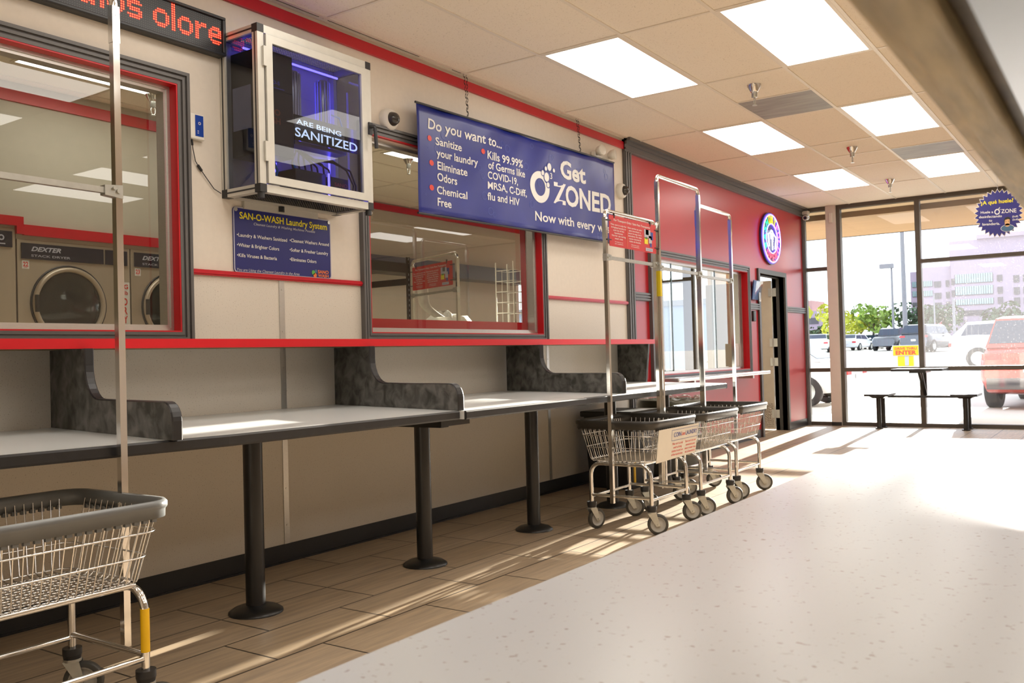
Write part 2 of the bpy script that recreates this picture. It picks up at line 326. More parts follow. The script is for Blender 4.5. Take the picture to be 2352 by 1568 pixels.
def fillet(pts, r, n=5):
    pts = [Vector(p) for p in pts]; out = [pts[0]]
    for i in range(1, len(pts) - 1):
        a, b, c = pts[i - 1], pts[i], pts[i + 1]; u = (a - b).normalized(); w = (c - b).normalized()
        ang = u.angle(w)
        if ang > PI - 0.01: out.append(b); continue
        t = r / math.tan(ang / 2); cen = b + (u + w).normalized() * (r / math.sin(ang / 2)); s0 = b + u * t - cen; s1 = b + w * t - cen
        tot = s0.angle(s1); axis = s0.cross(s1).normalized()
        for k in range(n + 1): out.append(cen + Matrix.Rotation(tot * k / n, 3, axis) @ s0)
    return out + [pts[-1]]
def rrect(x0, x1, y0, y1, r, n=5):
    out = []
    for cx, cy_, a0 in ((x1 - r, y1 - r, 0), (x0 + r, y1 - r, PI / 2), (x0 + r, y0 + r, PI), (x1 - r, y0 + r, 1.5 * PI)):
        for k in range(n + 1): out.append((cx + r * math.cos(a0 + PI / 2 * k / n), cy_ + r * math.sin(a0 + PI / 2 * k / n)))
    return out
def tag(o, label=None, cat=None, group=None, kind=None):
    if label: o['label'] = label
    if cat: o['category'] = cat
    if group: o['group'] = group
    if kind: o['kind'] = kind
    return o
def thing(name, label, cat, loc=(0, 0, 0), group=None):
    o = bpy.data.objects.new(name, None); COL.objects.link(o); o.location = loc; o.empty_display_size = 0.1
    ROOT[o.name] = Vector(loc); return tag(o, label, cat, group)
def struct(o): o['kind'] = 'structure'; return o
def dup(root, loc, label=None, group=None, rotz=None):
    r = root.copy(); COL.objects.link(r); r.location = loc; ROOT[r.name] = Vector(loc)
    if rotz is not None: r.rotation_euler = (0, 0, rotz)
    if label: r['label'] = label
    if group: r['group'] = group
    for ch in list(root.children):
        c = ch.copy(); COL.objects.link(c); c.parent = r
        for g in ch.children:
            d = g.copy(); COL.objects.link(d); d.parent = c
    return r
# lettering: the built-in font turned into mesh, fitted to a box u0..u1 on the base line v with cap height h
_tc = {}
def glyphs(body, shear=0.0, bold=0.0):
    k = (body, shear, bold)
    if k in _tc: return _tc[k]
    c = bpy.data.curves.new('t', 'FONT'); c.body = body; c.size = 1; c.shear = shear; c.offset = bold; c.resolution_u = 3; c.fill_mode = 'FRONT'
    o = bpy.data.objects.new('t', c); COL.objects.link(o); dg = bpy.context.evaluated_depsgraph_get(); me = bpy.data.meshes.new_from_object(o.evaluated_get(dg))
    vs = [tuple(v.co) for v in me.vertices]; fs = [tuple(p.vertices) for p in me.polygons]
    bpy.data.objects.remove(o); bpy.data.curves.remove(c); bpy.data.meshes.remove(me)
    _tc[k] = (vs, fs); return vs, fs
CAP = max(v[1] for v in glyphs('H')[0])
def text(mb, fn, body, u0, u1, v, h, shear=0.0, bold=0.012, slope=0.0, mat=0):
    vs, fs = glyphs(body, shear, bold)
    if not vs: return
    a = min(p[0] for p in vs); b = max(p[0] for p in vs); kx = (u1 - u0) / (b - a); kz = h / CAP
    mb.add([fn(u0 + (p[0] - a) * kx, v + p[1] * kz + slope * (p[0] - a) * kx) for p in vs], fs, mat)
def disc(mb, fn, u, v, ru, rv=None, n=20, mat=0, ring=None):
    rv = ru if rv is None else rv
    P = [(math.cos(2 * PI * i / n), math.sin(2 * PI * i / n)) for i in range(n)]
    if ring is None: mb.add([fn(u + ru * c, v + rv * s_) for c, s_ in P], [tuple(range(n))], mat)
    else:
        mb.add([fn(u + ru * c, v + rv * s_) for c, s_ in P] + [fn(u + ru * ring * c, v + rv * ring * s_) for c, s_ in P], [(i, (i + 1) % n, n + (i + 1) % n, n + i) for i in range(n)], mat)
def quad(mb, fn, u0, u1, v0, v1, mat=0): mb.add([fn(u0, v0), fn(u1, v0), fn(u1, v1), fn(u0, v1)], [(0, 1, 2, 3)], mat)
def onwall(x): return lambda u, v: (x, u, v)          # faces +x, reads along +y
def onfront(y): return lambda u, v: (u, y, v)         # faces -y, reads along +x

# ================================================================ SETTING
HC = 3.0875; YF = 13.03
def mitre(mb, y0, y1, z0, z1, d0, d1, xa, xb, mat=0):
    O = [(y0 + d0, z0 + d0), (y1 - d0, z0 + d0), (y1 - d0, z1 - d0), (y0 + d0, z1 - d0)]
    I = [(y0 + d1, z0 + d1), (y1 - d1, z0 + d1), (y1 - d1, z1 - d1), (y0 + d1, z1 - d1)]
    for i in range(4):
        j = (i + 1) % 4; p = [O[i], O[j], I[i], I[j]]
        mb.hexa([(x, a, b) for x in (xa, xb) for a, b in p], mat)
def cuts_wall(mb, x0, x1, ycuts, zcuts, holes, zmat=None):
    for i in range(len(ycuts) - 1):
        for k in range(len(zcuts) - 1):
            yc = (ycuts[i] + ycuts[i + 1]) / 2; zc = (zcuts[k] + zcuts[k + 1]) / 2
            if any(h[0] < yc < h[1] and h[2] < zc < h[3] for h in holes): continue
            mb.box(x0, x1, ycuts[i], ycuts[i + 1], zcuts[k], zcuts[k + 1], zmat(zc) if zmat else 0)
W1 = (0.26, 2.705, 1.252, 2.47); W2 = (4.04, 5.99, 1.255, 2.485); W3 = (8.0, 10.60, 0.862, 2.035); DR = (11.06, 12.04, 0, 2.05)
b = MB(); b.box(-4.05, 8.3, -3.1, YF + .06, -0.1, 0); struct(b.build('floor', 'floor'))
b = MB(); b.box(-4.05, 8.3, -3.1, YF + .06, HC, HC + .1); struct(b.build('ceiling', 'tile'))
b = MB()
RX = [0.658 + .6096 * k for k in range(-7, 13)]; RY = [5.026 + 1.3274 * k for k in range(-6, 7)]
for x in RX:
    if x > -3.95 and not -.2 < x < .03: b.box(x - .012, x + .012, -3, YF, HC - .006, HC + .001)
for y in RY: b.box(-4, -.15, y - .009, y + .009, HC - .0055, HC + .001); b.box(0, 8.2, y - .009, y + .009, HC - .0055, HC + .001)
for x0, y in ((1.268, 7.017), (1.268, 9.672), (1.877, 9.672), (3.097, 7.017)): b.box(x0, x0 + .61, y - .008, y + .008, HC - .0055, HC + .001)
b.box(0, .022, -3, 7.46, HC - .012, HC + .001)
struct(b.build('trim_1', 'tbar'))
b = MB()     # open joint along the wall angle
for y0, y1 in ((3.73, 4.55), (4.9, 5.0), (2.2, 3.66)): b.box(.022, .034 if y1 < 3.7 else .045, y0, y1, HC - .002, HC + .002)
struct(b.build('trim_2', 'tilegap'))
# left wall, cream part with two interior windows, speckled panels below the chair rail
b = MB(); cuts_wall(b, -.15, 0, [-3, W1[0], W1[1], W2[0], W2[1], 7.53], [0, W1[2], 1.552, W1[3], HC], [W1, W2], lambda z: 1 if z < 1.552 else 0)
struct(b.build('wall_left', ['cream', 'frp']))
b = MB(); cuts_wall(b, -.15, 0, [7.53, W3[0], W3[1], DR[0], DR[1], YF], [0, W3[2], W3[3], DR[3], HC], [W3, DR])
struct(b.build('wall_left_front', 'redwall'))
b = MB(); b.box(8.2, 8.3, -3, YF, 0, HC); struct(b.build('wall_right', 'cream'))
b = MB(); b.box(-4.05, 8.3, -3.1, -3, 0, HC); struct(b.build('wall_back', 'cream'))
b = MB(); b.box(-2.75, -2.5, -3, 3.18, 2.068, HC); b.box(-2.75, -2.5, 3.18, 5.6, 1.997, HC); b.box(-2.75, -2.5, -3, 2.3, 0, 2.068); b.box(-2.75, -2.5, 4.9, 5.6, 0, 1.997); struct(b.build('wall_dryer', 'rearwall'))
b = MB(); cuts_wall(b, -4.05, -3.95, [-3, 11.45, 11.9, YF], [0, 1.25, 2.35, HC], [(11.45, 11.9, 1.25, 2.35)]); struct(b.build('wall_rear_room', 'rearwall'))
# trims
b = MB(); b.box(0, .02, -3, 7.46, 2.985, 3.05); struct(b.build('trim_3', 'redtrim'))
b = MB()
for y0, y1 in ((2.772, 3.972), (6.06, 7.46)): b.box(0, .016, y0, y1, 1.54, 1.568); b.box(0, .022, y0, y1, 1.548, 1.56)
struct(b.build('trim_4', 'redtrim'))
b = MB()
for y0 in (3.337, 6.052): b.box(0, .004, y0, y0 + .036, .098, 1.54)
for y0 in (3.355, 6.07):
    for z in (1.49, 1.26, 1.06, .74, .40, .2): b.cyl((.004, y0, z), (.0065, y0, z), .005, n=8)
struct(b.build('trim_5', 'alu'))
b = MB(); b.box(0, .006, -3, 7.46, 0.0, .098); b.box(0, .02, -3, 7.46, 0, .008); struct(b.build('baseboard_left', 'rubber'))
b = MB(); b.box(0, .006, 12.12, 12.93, 0, .10); b.box(0, .006, 7.6, 10.98, 0, .10); struct(b.build('baseboard_left_front', 'rubber'))
b = MB()    # grey cornice over the red wall, post and rails
b.box(0, .03, 7.46, YF, 2.965, HC); b.box(0, .05, 7.46, YF, 3.03, HC); b.box(0, .085, 7.46, YF, 3.06, HC); b.box(0, .038, 7.46, YF, 2.985, 3.0)
struct(b.build('trim_6', 'grey'))
b = MB()
for y0, y1, x in ((7.46, 7.60, .02), (7.475, 7.50, .03), (7.52, 7.545, .03), (7.565, 7.59, .03), (12.92, YF, .03), (12.95, 12.975, .04)): b.box(0, x, y0, y1, 0, 2.97)
struct(b.build('trim_7', 'grey'))
b = MB()
for y0, y1 in ((7.60, 7.935), (10.672, 11.0), (12.10, 12.92)):
    b.box(0, .014, y0, y1, 1.585, 1.665); b.box(0, .026, y0, y1, 1.59, 1.606); b.box(0, .026, y0, y1, 1.617, 1.633); b.box(0, .026, y0, y1, 1.644, 1.66)
struct(b.build('trim_8', 'grey'))
# interior windows: grey casing, red reveal, aluminium frame, pane, red rear rail
def interior_window(n, o, label_rail=True):
    y0, y1, z0, z1 = o; c = .066
    b = MB()
    for d0, d1, x in ((-c, -c + .016, .034), (-c + .016, -c + .026, .022), (-c + .026, -c + .04, .03), (-c + .04, -c + .05, .02), (-c + .05, -.001, .026)):
        mitre(b, y0, y1, z0, z1, d0, d1, 0, x)
    w = struct(b.build('window_%d' % n, 'grey'))
    b = MB(); mitre(b, y0, y1, z0, z1, -.004, .006, -.038, .024); b.build('red_reveal', 'red', w)
    b = MB(); mitre(b, y0, y1, z0, z1, .002, .036, -.10, -.038); mitre(b, y0, y1, z0, z1, .002, .022, -.038, -.03); b.build('window_frame', 'alu', w)
    b = MB(); b.box(-.105, -.100, y0 + .03, y1 - .03, z0 + .03, z1 - .03); b.build('pane', 'glass', w)
    b = MB(); b.box(-.15, -.106, y0 + .03, y1 - .03, z0 + .03, z0 + .098)
    if n == 2: b.box(-.15, -.106, y1 - .046, y1 - .036, z0 + .098, z1 - .03); b.build('rear_rail', 'redtrim', w)
    return w
interior_window(1, W1); interior_window(2, W2)
# sliding service window in the red wall
y0, y1, z0, z1 = W3; b = MB()
for d0, d1, x in ((-.068, -.05, .036), (-.05, -.04, .022), (-.04, -.024, .032), (-.024, -.014, .02), (-.014, -.001, .028)): mitre(b, y0, y1, z0, z1, d0, d1, 0, x)
w3 = struct(b.build('window_3', 'grey'))
b = MB(); mitre(b, y0, y1, z0, z1, -.004, .006, -.05, .024); b.build('red_reveal', 'red', w3)
b = MB(); mitre(b, y0, y1, z0, z1, .002, .03, -.13, -.05); b.box(-.13, -.05, y1 - .12, y1 - .105, z0, z1); b.box(-.13, -.05, y1 - .075, y1 - .06, z0, z1); b.build('window_frame', 'alu', w3)
b = MB(); b.box(-.075, -.069, y0 + .02, 8.62, z0, z1 - .02); b.box(-.095, -.089, 8.55, 9.85, z0, z1 - .02); b.box(-.115, -.109, 9.78, y1 - .02, z0, z1 - .02); b.build('pane', 'glass', w3)
b = MB(); b.box(-.078, -.066, 8.60, 8.62, z0 + .03, z1 - .03); b.box(-.098, -.086, 9.83, 9.85, z0 + .03, z1 - .03); b.build('glass_edge_strip', pm('green_glass_edge', (.05, .09, .08), .15), w3)
# door in the red wall
b = MB(); yd0, yd1, _, zd = DR
b.box(-.16, .025, yd0 - .06, yd0, 0, zd + .06); b.box(-.16, .025, yd1, yd1 + .06, 0, zd + .06); b.box(-.16, .025, yd0, yd1, zd, zd + .06)
b.box(-.10, -.06, yd0, yd0 + .015, 0, zd); b.box(-.10, -.06, yd1 - .015, yd1, 0, zd); b.box(-.10, -.06, yd0, yd1, zd - .015, zd)
d1 = struct(b.build('door_1', 'doorframe'))
b = MB(); b.box(-1.10, -.165, yd1 - .03, yd1 + .015, .012, zd - .03); b.build('door_leaf', 'beige', d1, bevel=.003)
b = MB(); b.box(-1.07, -.18, yd1 - .034, yd1 - .03, .02, .36); b.build('kick_plate', 'diamond', d1)
for z in (1.86, 1.18, .92, .22):
    b = MB(); b.box(-.20, -.165, yd1 - .038, yd1 - .031, z - .055, z + .055); b.box(-.155, -.10, yd1 - .018, yd1 - .012, z - .055, z + .055); b.cyl((-.16, yd1 - .03, z - .055), (-.16, yd1 - .03, z + .055), .008, n=8); b.build('hinge', 'alu', d1)
# storefront: frame bars, pillar and panes
def bay(n, x0, x1, transom, pane='frontglass', mid=True):
    b = MB(); b.box(x0, x0 + .05, YF - .05, YF + .06, 0, HC - .02); b.box(x1 - .012, x1, YF - .05, YF + .06, 0, HC - .02)
    b.box(x0 + .05, x1 - .012, YF - .05, YF + .06, 0, .05); b.box(x0 + .05, x1 - .012, YF - .05, YF + .06, HC - .055, HC - .02)
    if mid: b.box(x0 + .05, x1 - .012, YF - .05, YF + .06, .752, .806)
    if transom: b.box(x0 + .05, x1 - .012, YF - .05, YF + .06, transom - .025, transom + .025)
    w = struct(b.build('window_%d' % n, 'bronze'))
    b = MB(); b.box(x0 + .04, x1 - .006, YF + .002, YF + .008, .04, HC - .04); b.build('pane', pane, w); return w
bay(4, -.03, .335, 2.21); bay(5, .470, 1.50, None); bay(6, 1.50, 2.80, 2.215, 'dirtyglass'); bay(7, 2.80, 4.1, 2.215, 'dirtyglass')
b = MB(); b.box(4.1, 8.3, YF - .05, YF + .06, 0, HC); struct(b.build('wall_front', 'cream'))
b = MB(); b.box(.335, .470, YF - .09, YF + .10, 0, HC); struct(b.build('pillar_1', 'pillar'))
b = MB(); b.box(-4.05, 8.3, YF - .05, YF + .06, HC - .02, HC + .1); struct(b.build('trim_9', 'bronze'))
b = MB(); b.box(.335, .470, YF - .094, YF - .09, 0, .05); struct(b.build('baseboard_pillar', 'rubber'))
# storefront of the room behind the red wall
bay(8, -1.05, -.15, None, mid=False); bay(9, -1.83, -1.45, None, mid=False); bay(10, -2.30, -1.83, 2.19, mid=False); bay(11, -3.3, -2.55, 2.19, mid=False)
b = MB(); b.box(-1.45, -1.05, YF - .08, YF + .1, 0, HC); b.box(-2.55, -2.30, YF - .08, YF + .1, 0, HC); b.box(-4.05, -3.3, YF - .05, YF + .1, 0, HC); struct(b.build('pillar_2', 'beige'))
b = MB(); b.box(-1.86, -1.68, YF - .07, YF + .09, 0, HC); struct(b.build('pillar_3', 'doorframe'))
# canopy outside
b = MB(); b.box(-8, 10, YF + .10, 15.5, 2.92, 3.0); b.box(-8, 10, 15.42, 15.5, 2.92, 3.5); struct(b.build('exterior_canopy', 'soffit'))
b = MB()
prof = ((YF + .06, -.02), (15.6, -.05), (15.62, -.15), (22, -.17), (34, .28), (75, .75), (150, 1.25), (260, 1.4))
for (ya, za), (yb, zb) in zip(prof[:-1], prof[1:]): b.add([(-260, ya, za), (160, ya, za), (160, yb, zb), (-260, yb, zb)], [(0, 1, 2, 3)], 0 if ya < 15.61 else 1)
struct(b.build('exterior_ground', ['walk', 'asphalt']))
def GZ(y):
    for (ya, za), (yb, zb) in zip(prof[:-1], prof[1:]):
        if ya <= y <= yb: return za + (zb - za) * (y - ya) / (yb - ya)
    return 1.4

# ================================================================ CEILING THINGS
cols = ['first column from the left wall', 'second column from the left wall', 'third column from the left wall', 'fourth column from the left wall', 'fifth column from the left wall']
rows = {-4: 'behind the cart row start', -2: 'above the near folding table', 0: 'above the banner end', 2: 'above the three carts', 4: 'nearest the front window'}
proto = None
for ci in range(5):
    for r in (-4, -2, 0, 2, 4):
        x0 = .658 + 1.2192 * ci; y0_ = 5.026 + 1.3274 * r; loc = (x0 + .305, y0_ + .664, HC)
        lab = 'white square-cornered ceiling panel light, %s, %s' % (cols[ci], rows[r])
        if proto is None:
            proto = thing('ceiling_light', lab, 'ceiling light', loc, 'ceiling panel lights')
            b = MB(); X0, X1, Y0, Y1 = x0 + .012, x0 + .598, y0_ + .009, y0_ + 1.318
            for bx in ((X0, X1, Y0, Y0 + .022), (X0, X1, Y1 - .022, Y1), (X0, X0 + .022, Y0 + .022, Y1 - .022), (X1 - .022, X1, Y0 + .022, Y1 - .022)): b.box(*bx, HC - .007, HC)
            b.build('frame', 'tbar', proto)
            b = MB(); b.box(X0 + .022, X1 - .022, Y0 + .022, Y1 - .022, HC - .006, HC - .001); b.build('diffuser', 'panel', proto)
        else: dup(proto, loc, lab)
for x, y, lab in ((-1.78, 7.08, 'ceiling panel light of the room behind the second window'), (-1.78, 3.6, 'ceiling panel light of the dryer room near its wall'), (-1.2, 11.0, 'ceiling panel light of the room behind the red wall')):
    dup(proto, (x, y, HC), lab, 'rear room panel lights')
for x0, y0_, lab in ((1.268, 7.017, 'grey wood-look ceiling panel beside the nearest sprinkler'), (1.877, 9.672, 'grey wood-look ceiling panel just before the farthest right-hand light')):
    b = MB(); b.box(x0 + .012, x0 + .598, y0_ + .008, y0_ + .656, HC - .004, HC); tag(b.build('ceiling_panel', 'panelgrey', loc=(x0, y0_, HC)), lab, 'ceiling panel', 'grey ceiling panels')
def sprinkler(x, y, lab):
    t = thing('sprinkler', lab, 'sprinkler', (x, y, HC), 'chrome ceiling sprinklers')
    b = MB(); b.lathe([(.055, 0), (.052, -.012), (.030, -.05), (.027, -.055), (.0, -.055)], (x, y, HC)); b.build('escutcheon', 'chrome', t)
    b = MB(); b.lathe([(.022, -.05), (.022, -.095), (.014, -.097), (0, -.097)], (x, y, HC), n=12); b.build('body', 'steel', t)
    b = MB()
    for s_ in (-1, 1): b.tube([(x, y + s_ * .008, HC - .095), (x, y + s_ * .018, HC - .112), (x, y + s_ * .016, HC - .14), (x, y, HC - .155)], .0035, 6)
    b.cyl((x, y, HC - .153), (x, y, HC - .157), .018, n=10); b.build('deflector', 'steel', t)
sprinkler(1.556, 6.632, 'chrome ceiling sprinkler nearest, beside a grey ceiling panel'); sprinkler(1.597, 9.339, 'chrome ceiling sprinkler in the middle of the three over the shop floor'); sprinkler(1.509, 11.457, 'chrome ceiling sprinkler closest to the front window')
sprinkler(-2.04, 6.8, 'chrome ceiling sprinkler seen through the window behind the banner'); sprinkler(-2.03, 3.95, 'chrome ceiling sprinkler seen above the dryers')

# ================================================================ LEFT FOLDING TABLES, SHELF, DIVIDERS
ZT = .835
def table_section(y0, y1, xf, lab, skew_end=False, front=None):
    t = thing('folding_table', lab, 'table', (.6, (y0 + y1) / 2, 0), 'folding tables along the wall')
    ye = (lambda x: y1 + (.55 * (1 - x / 1.3) if skew_end else 0))
    y0 += .001; FE = [(xf, y0), (xf, ye(xf))] if not front else front
    b = MB(); poly = [(.002, y0)] + [(x - .012, y) for x, y in FE] + [(.002, ye(0))]
    b.prism(poly, lambda p, q, c: (p, q, c), ZT - .04, ZT); b.build('tabletop', 'white', t)
    b = MB(); pe = [(0, -.042), (.010, -.041), (.014, -.034), (.014, -.006), (.010, .0), (0, .0005)]; vs = []
    for i, (x, y) in enumerate(FE): vs += [(x - .012 + p, y + (.006 if i == 0 else -.006 if i == len(FE) - 1 else 0), ZT + q) for p, q in pe]
    b.add(vs, [(i * 6 + k, i * 6 + (k + 1) % 6, i * 6 + 6 + (k + 1) % 6, i * 6 + 6 + k) for i in range(len(FE) - 1) for k in range(6)] + [(5, 4, 3, 2, 1, 0), tuple(len(vs) - 6 + k for k in range(6))])
    if skew_end: b.prism([(0, -.042), (.012, -.036), (.012, -.005), (0, .0005)], lambda p, q, c: (c, ye(c) + p, ZT + q), .01, xf)
    else: b.obox((xf / 2, y1 - .003, ZT - .021), (xf - .02, .006, .04))
    b.build('edge_band', 'edge', t); return t
t1 = table_section(-.6, 3.40, 1.19, 'nearest long white folding table section with two dividers, beside the chrome cart', False, [(1.00, -.599), (1.07, 1.3), (1.178, 2.07), (1.19, 3.40)])
t2 = table_section(3.40, 4.56, 1.222, 'short middle white folding table section between two edge joints')
t3 = table_section(4.56, 6.74, 1.21, 'far white folding table section ending behind the carts', True)
def leg(t, x, y):
    b = MB(); b.cyl((x, y, .02), (x, y, ZT - .04), .042, n=20); b.lathe([(.118, 0), (.117, .008), (.095, .022), (.055, .034), (.042, .036)], (x, y, 0)); b.build('leg', 'black', t)
leg(t1, .652, .9); leg(t1, .652, 2.604); leg(t2, .729, 3.657); leg(t3, .724, 4.717); leg(t3, .753, 5.70); leg(t3, .66, 6.80)
b = MB(); b.box(1.0, 1.17, 3.28, 3.50, ZT - .068, ZT - .041); b.box(.6, 1.15, 3.30, 3.36, ZT - .075, ZT - .041); b.build('bracket_plate', 'black', t1)
b = MB(); b.box(.45, .9, 1.0, 1.35, ZT - .07, ZT - .041); b.build('bracket_plate', 'black', t1)
sh = thing('wall_shelf', 'long red-edged shelf running along the cream wall above the folding tables', 'shelf', (.18, 3.5, 1.165))
b = MB(); b.box(.002, .366, -.6, 7.265, 1.168, 1.206); b.build('board', 'board', sh)
b = MB(); b.box(.366, .372, -.6, 7.272, 1.166, 1.2065); b.build('edge_band', 'shelfred', sh)
b = MB(); b.box(.004, .372, 7.266, 7.274, 1.166, 1.206); b.build('end_band', 'white', sh)
def divider(yb, dy, lab):
    DX = 1.175; dy *= DX / 1.27; L = math.hypot(DX, dy); t = thing('table_divider', lab, 'divider', (0.3, yb, ZT), 'dark laminate table dividers')
    fn = lambda p, q, c: (.004 + p * DX / L + c * dy / L, yb - p * dy / L + c * DX / L, q)
    P = [(0, ZT + .001), (L, ZT + .001)]
    P += [(L, .90)] + [(L - .065 + .065 * math.cos(a), .897 + .065 * math.sin(a)) for a in [PI / 2 * k / 6 for k in range(1, 7)]]
    P += [(.54 - .135 * math.sin(a), .962 + .135 - .135 * math.cos(a)) for a in [PI / 2 * k / 8 for k in range(0, 9)]]
    P += [(.405, 1.166), (0, 1.166)]
    b = MB(); b.prism(P, fn, 0, .034, side='none'); b.build('panel', 'marble', t)
    b = MB(); n = len(P)
    Q = P[1:-1]; vs = []; fs = []
    for i, p in enumerate(Q):
        a = Q[max(i - 1, 0)]; c = Q[min(i + 1, len(Q) - 1)]; tx, tz = c[0] - a[0], c[1] - a[1]; l = math.hypot(tx, tz); nx, nz = tz / l, -tx / l
        for o_, w in ((.0, -.0015), (.004, .003), (.004, .031), (.0, .0355)): vs.append(fn(p[0] + nx * o_, p[1] + nz * o_, w))
    for i in range(len(Q) - 1):
        for k in range(3): fs.append((i * 4 + k, i * 4 + k + 1, i * 4 + 5 + k, i * 4 + 4 + k))
    b.add(vs, fs, 0, False); b.build('edge_band', 'edge', t)
divider(2.06, .235, 'dark mottled table divider nearest the camera, behind the chrome cart pole')
divider(3.737, .365, 'dark mottled table divider below the right end of the blue sanitising sign')
divider(5.49, .44, 'dark mottled table divider behind the pole of the front cart')
t = thing('shelf_support', 'dark mottled tapered end panel holding up the far end of the red shelf', 'shelf support', (.15, 7.2, ZT))
fn = lambda p, q, c: (.004 + p * .95, 7.25 - p * .31 + c, q)
b = MB(); b.prism([(0, ZT + .001), (.335, ZT + .001), (.38, 1.166), (0, 1.166)], fn, 0, .032); b.build('panel', 'marble', t)
b = MB(); b.hexa([fn(p, q, c) for q, e in ((ZT + .001, 0), (1.166, .045)) for c in (-.001, .033) for p in (.336 + e, .341 + e)]); b.build('edge_band', 'edge', t)
# trash bin with clear liner and small black box under the table end
t = thing('trash_bin', 'round dark trash bin with a clear liner under the far table end', 'trash bin', (.43, 7.42, 0))
b = MB(); b.lathe([(0, .0), (.22, 0), (.24, .03), (.265, .56), (.26, .57)], (.43, 7.42, 0)); b.build('body', pm('grey_bin_body', (.10, .105, .10), .5), t)
b = MB(); b.lathe([(.262, .56), (.295, .57), (.30, .60), (.285, .665), (.278, .67), (.265, .665), (.262, .6)], (.43, 7.42, 0)); b.build('rim', 'olive', t)
b = MB(); n = 40; vs = []
for k, (r, z) in enumerate(((.303, .58), (.304, .64), (.292, .69), (.262, .68), (.25, .58))):
    for i in range(n): a = 2 * PI * i / n; vs.append((.43 + (r + .008 * math.sin(i * 2.3 + k)) * math.cos(a), 7.42 + (r + .008 * math.sin(i * 1.7 + k * 2)) * math.sin(a), z + .012 * math.sin(i * 1.9 + k)))
b.add(vs, [(k * n + i, k * n + (i + 1) % n, (k + 1) * n + (i + 1) % n, (k + 1) * n + i) for k in range(4) for i in range(n)], 0, True); b.build('liner_bag', 'bag', t)
t = thing('utility_tub', 'black rectangular tub under the far table, left of the trash bin', 'tub', (.32, 6.62, 0))
b = MB(); b.hexa([(x, y, z) for z, e in ((0.0, .03), (.60, 0)) for y in (6.40 + e, 6.86 - e) for x in (.12 + e, .56 - e)]); b.build('body', 'blackplastic', t, bevel=.01)
b = MB(); b.box(.10, .58, 6.38, 6.88, .58, .625); b.build('rim', 'blackplastic', t, bevel=.008)
b = MB(); b.box(.556, .562, 6.42, 6.45, .06, .26); b.build('warning_strip', 'yellow', t)

# ================================================================ ISLAND TABLE IN FRONT OF THE CAMERA
XI = 3.318; ZI = .844
t = thing('island_folding_table', 'wide pale speckled folding island filling the lower right corner', 'table', (4.03, .5, 0))
b = MB(); pl = [(XI, -1.6), (XI, 2.50)] + [(XI + .09 - .09 * math.cos(a), 2.50 + .09 * math.sin(a)) for a in [PI / 2 * k / 6 for k in range(1, 7)]] + [(4.65, 2.59), (4.74, 2.50), (4.74, -1.6)]
b.prism(pl, lambda p, q, c: (p, q, c), ZI - .04, ZI, side=1); b.build('tabletop', ['islandtop', 'edge'], t)
for y in (-.9, .7, 2.2):
    b = MB(); b.cyl((4.03, y, .02), (4.03, y, ZI - .04), .045, n=20); b.lathe([(.22, 0), (.218, .01), (.10, .03), (.045, .036)], (4.03, y, 0)); b.build('leg', 'black', t)
for y in (-1.5, 2.36):
    b = MB(); b.box(3.83, 4.28, y, y + .034, ZI, 1.206); b.build('divider_panel', 'marble', t)
s2 = thing('island_shelf', 'blurred raw wood shelf overhead in the upper right corner, close to the camera', 'shelf', (4.03, .5, 1.206))
b = MB(); b.box(3.779, 4.30, -1.6, 2.46, 1.218, 1.252); b.build('board', 'board', s2)
b = MB(); b.box(3.779, 3.7975, -1.6, 2.46, 1.2075, 1.218); b.build('front_rail', 'wood', s2, bevel=.002)
b = MB(); b.box(3.8065, 4.29, -1.6, 2.44, 1.2085, 1.218); b.build('underside_glare', 'white', s2)  # white slab stands for the bright glare on the raw board's underside
b = MB(); b.box(3.770, 3.779, -1.6, 2.46, 1.213, 1.2525); b.build('edge_band', 'wood', s2)

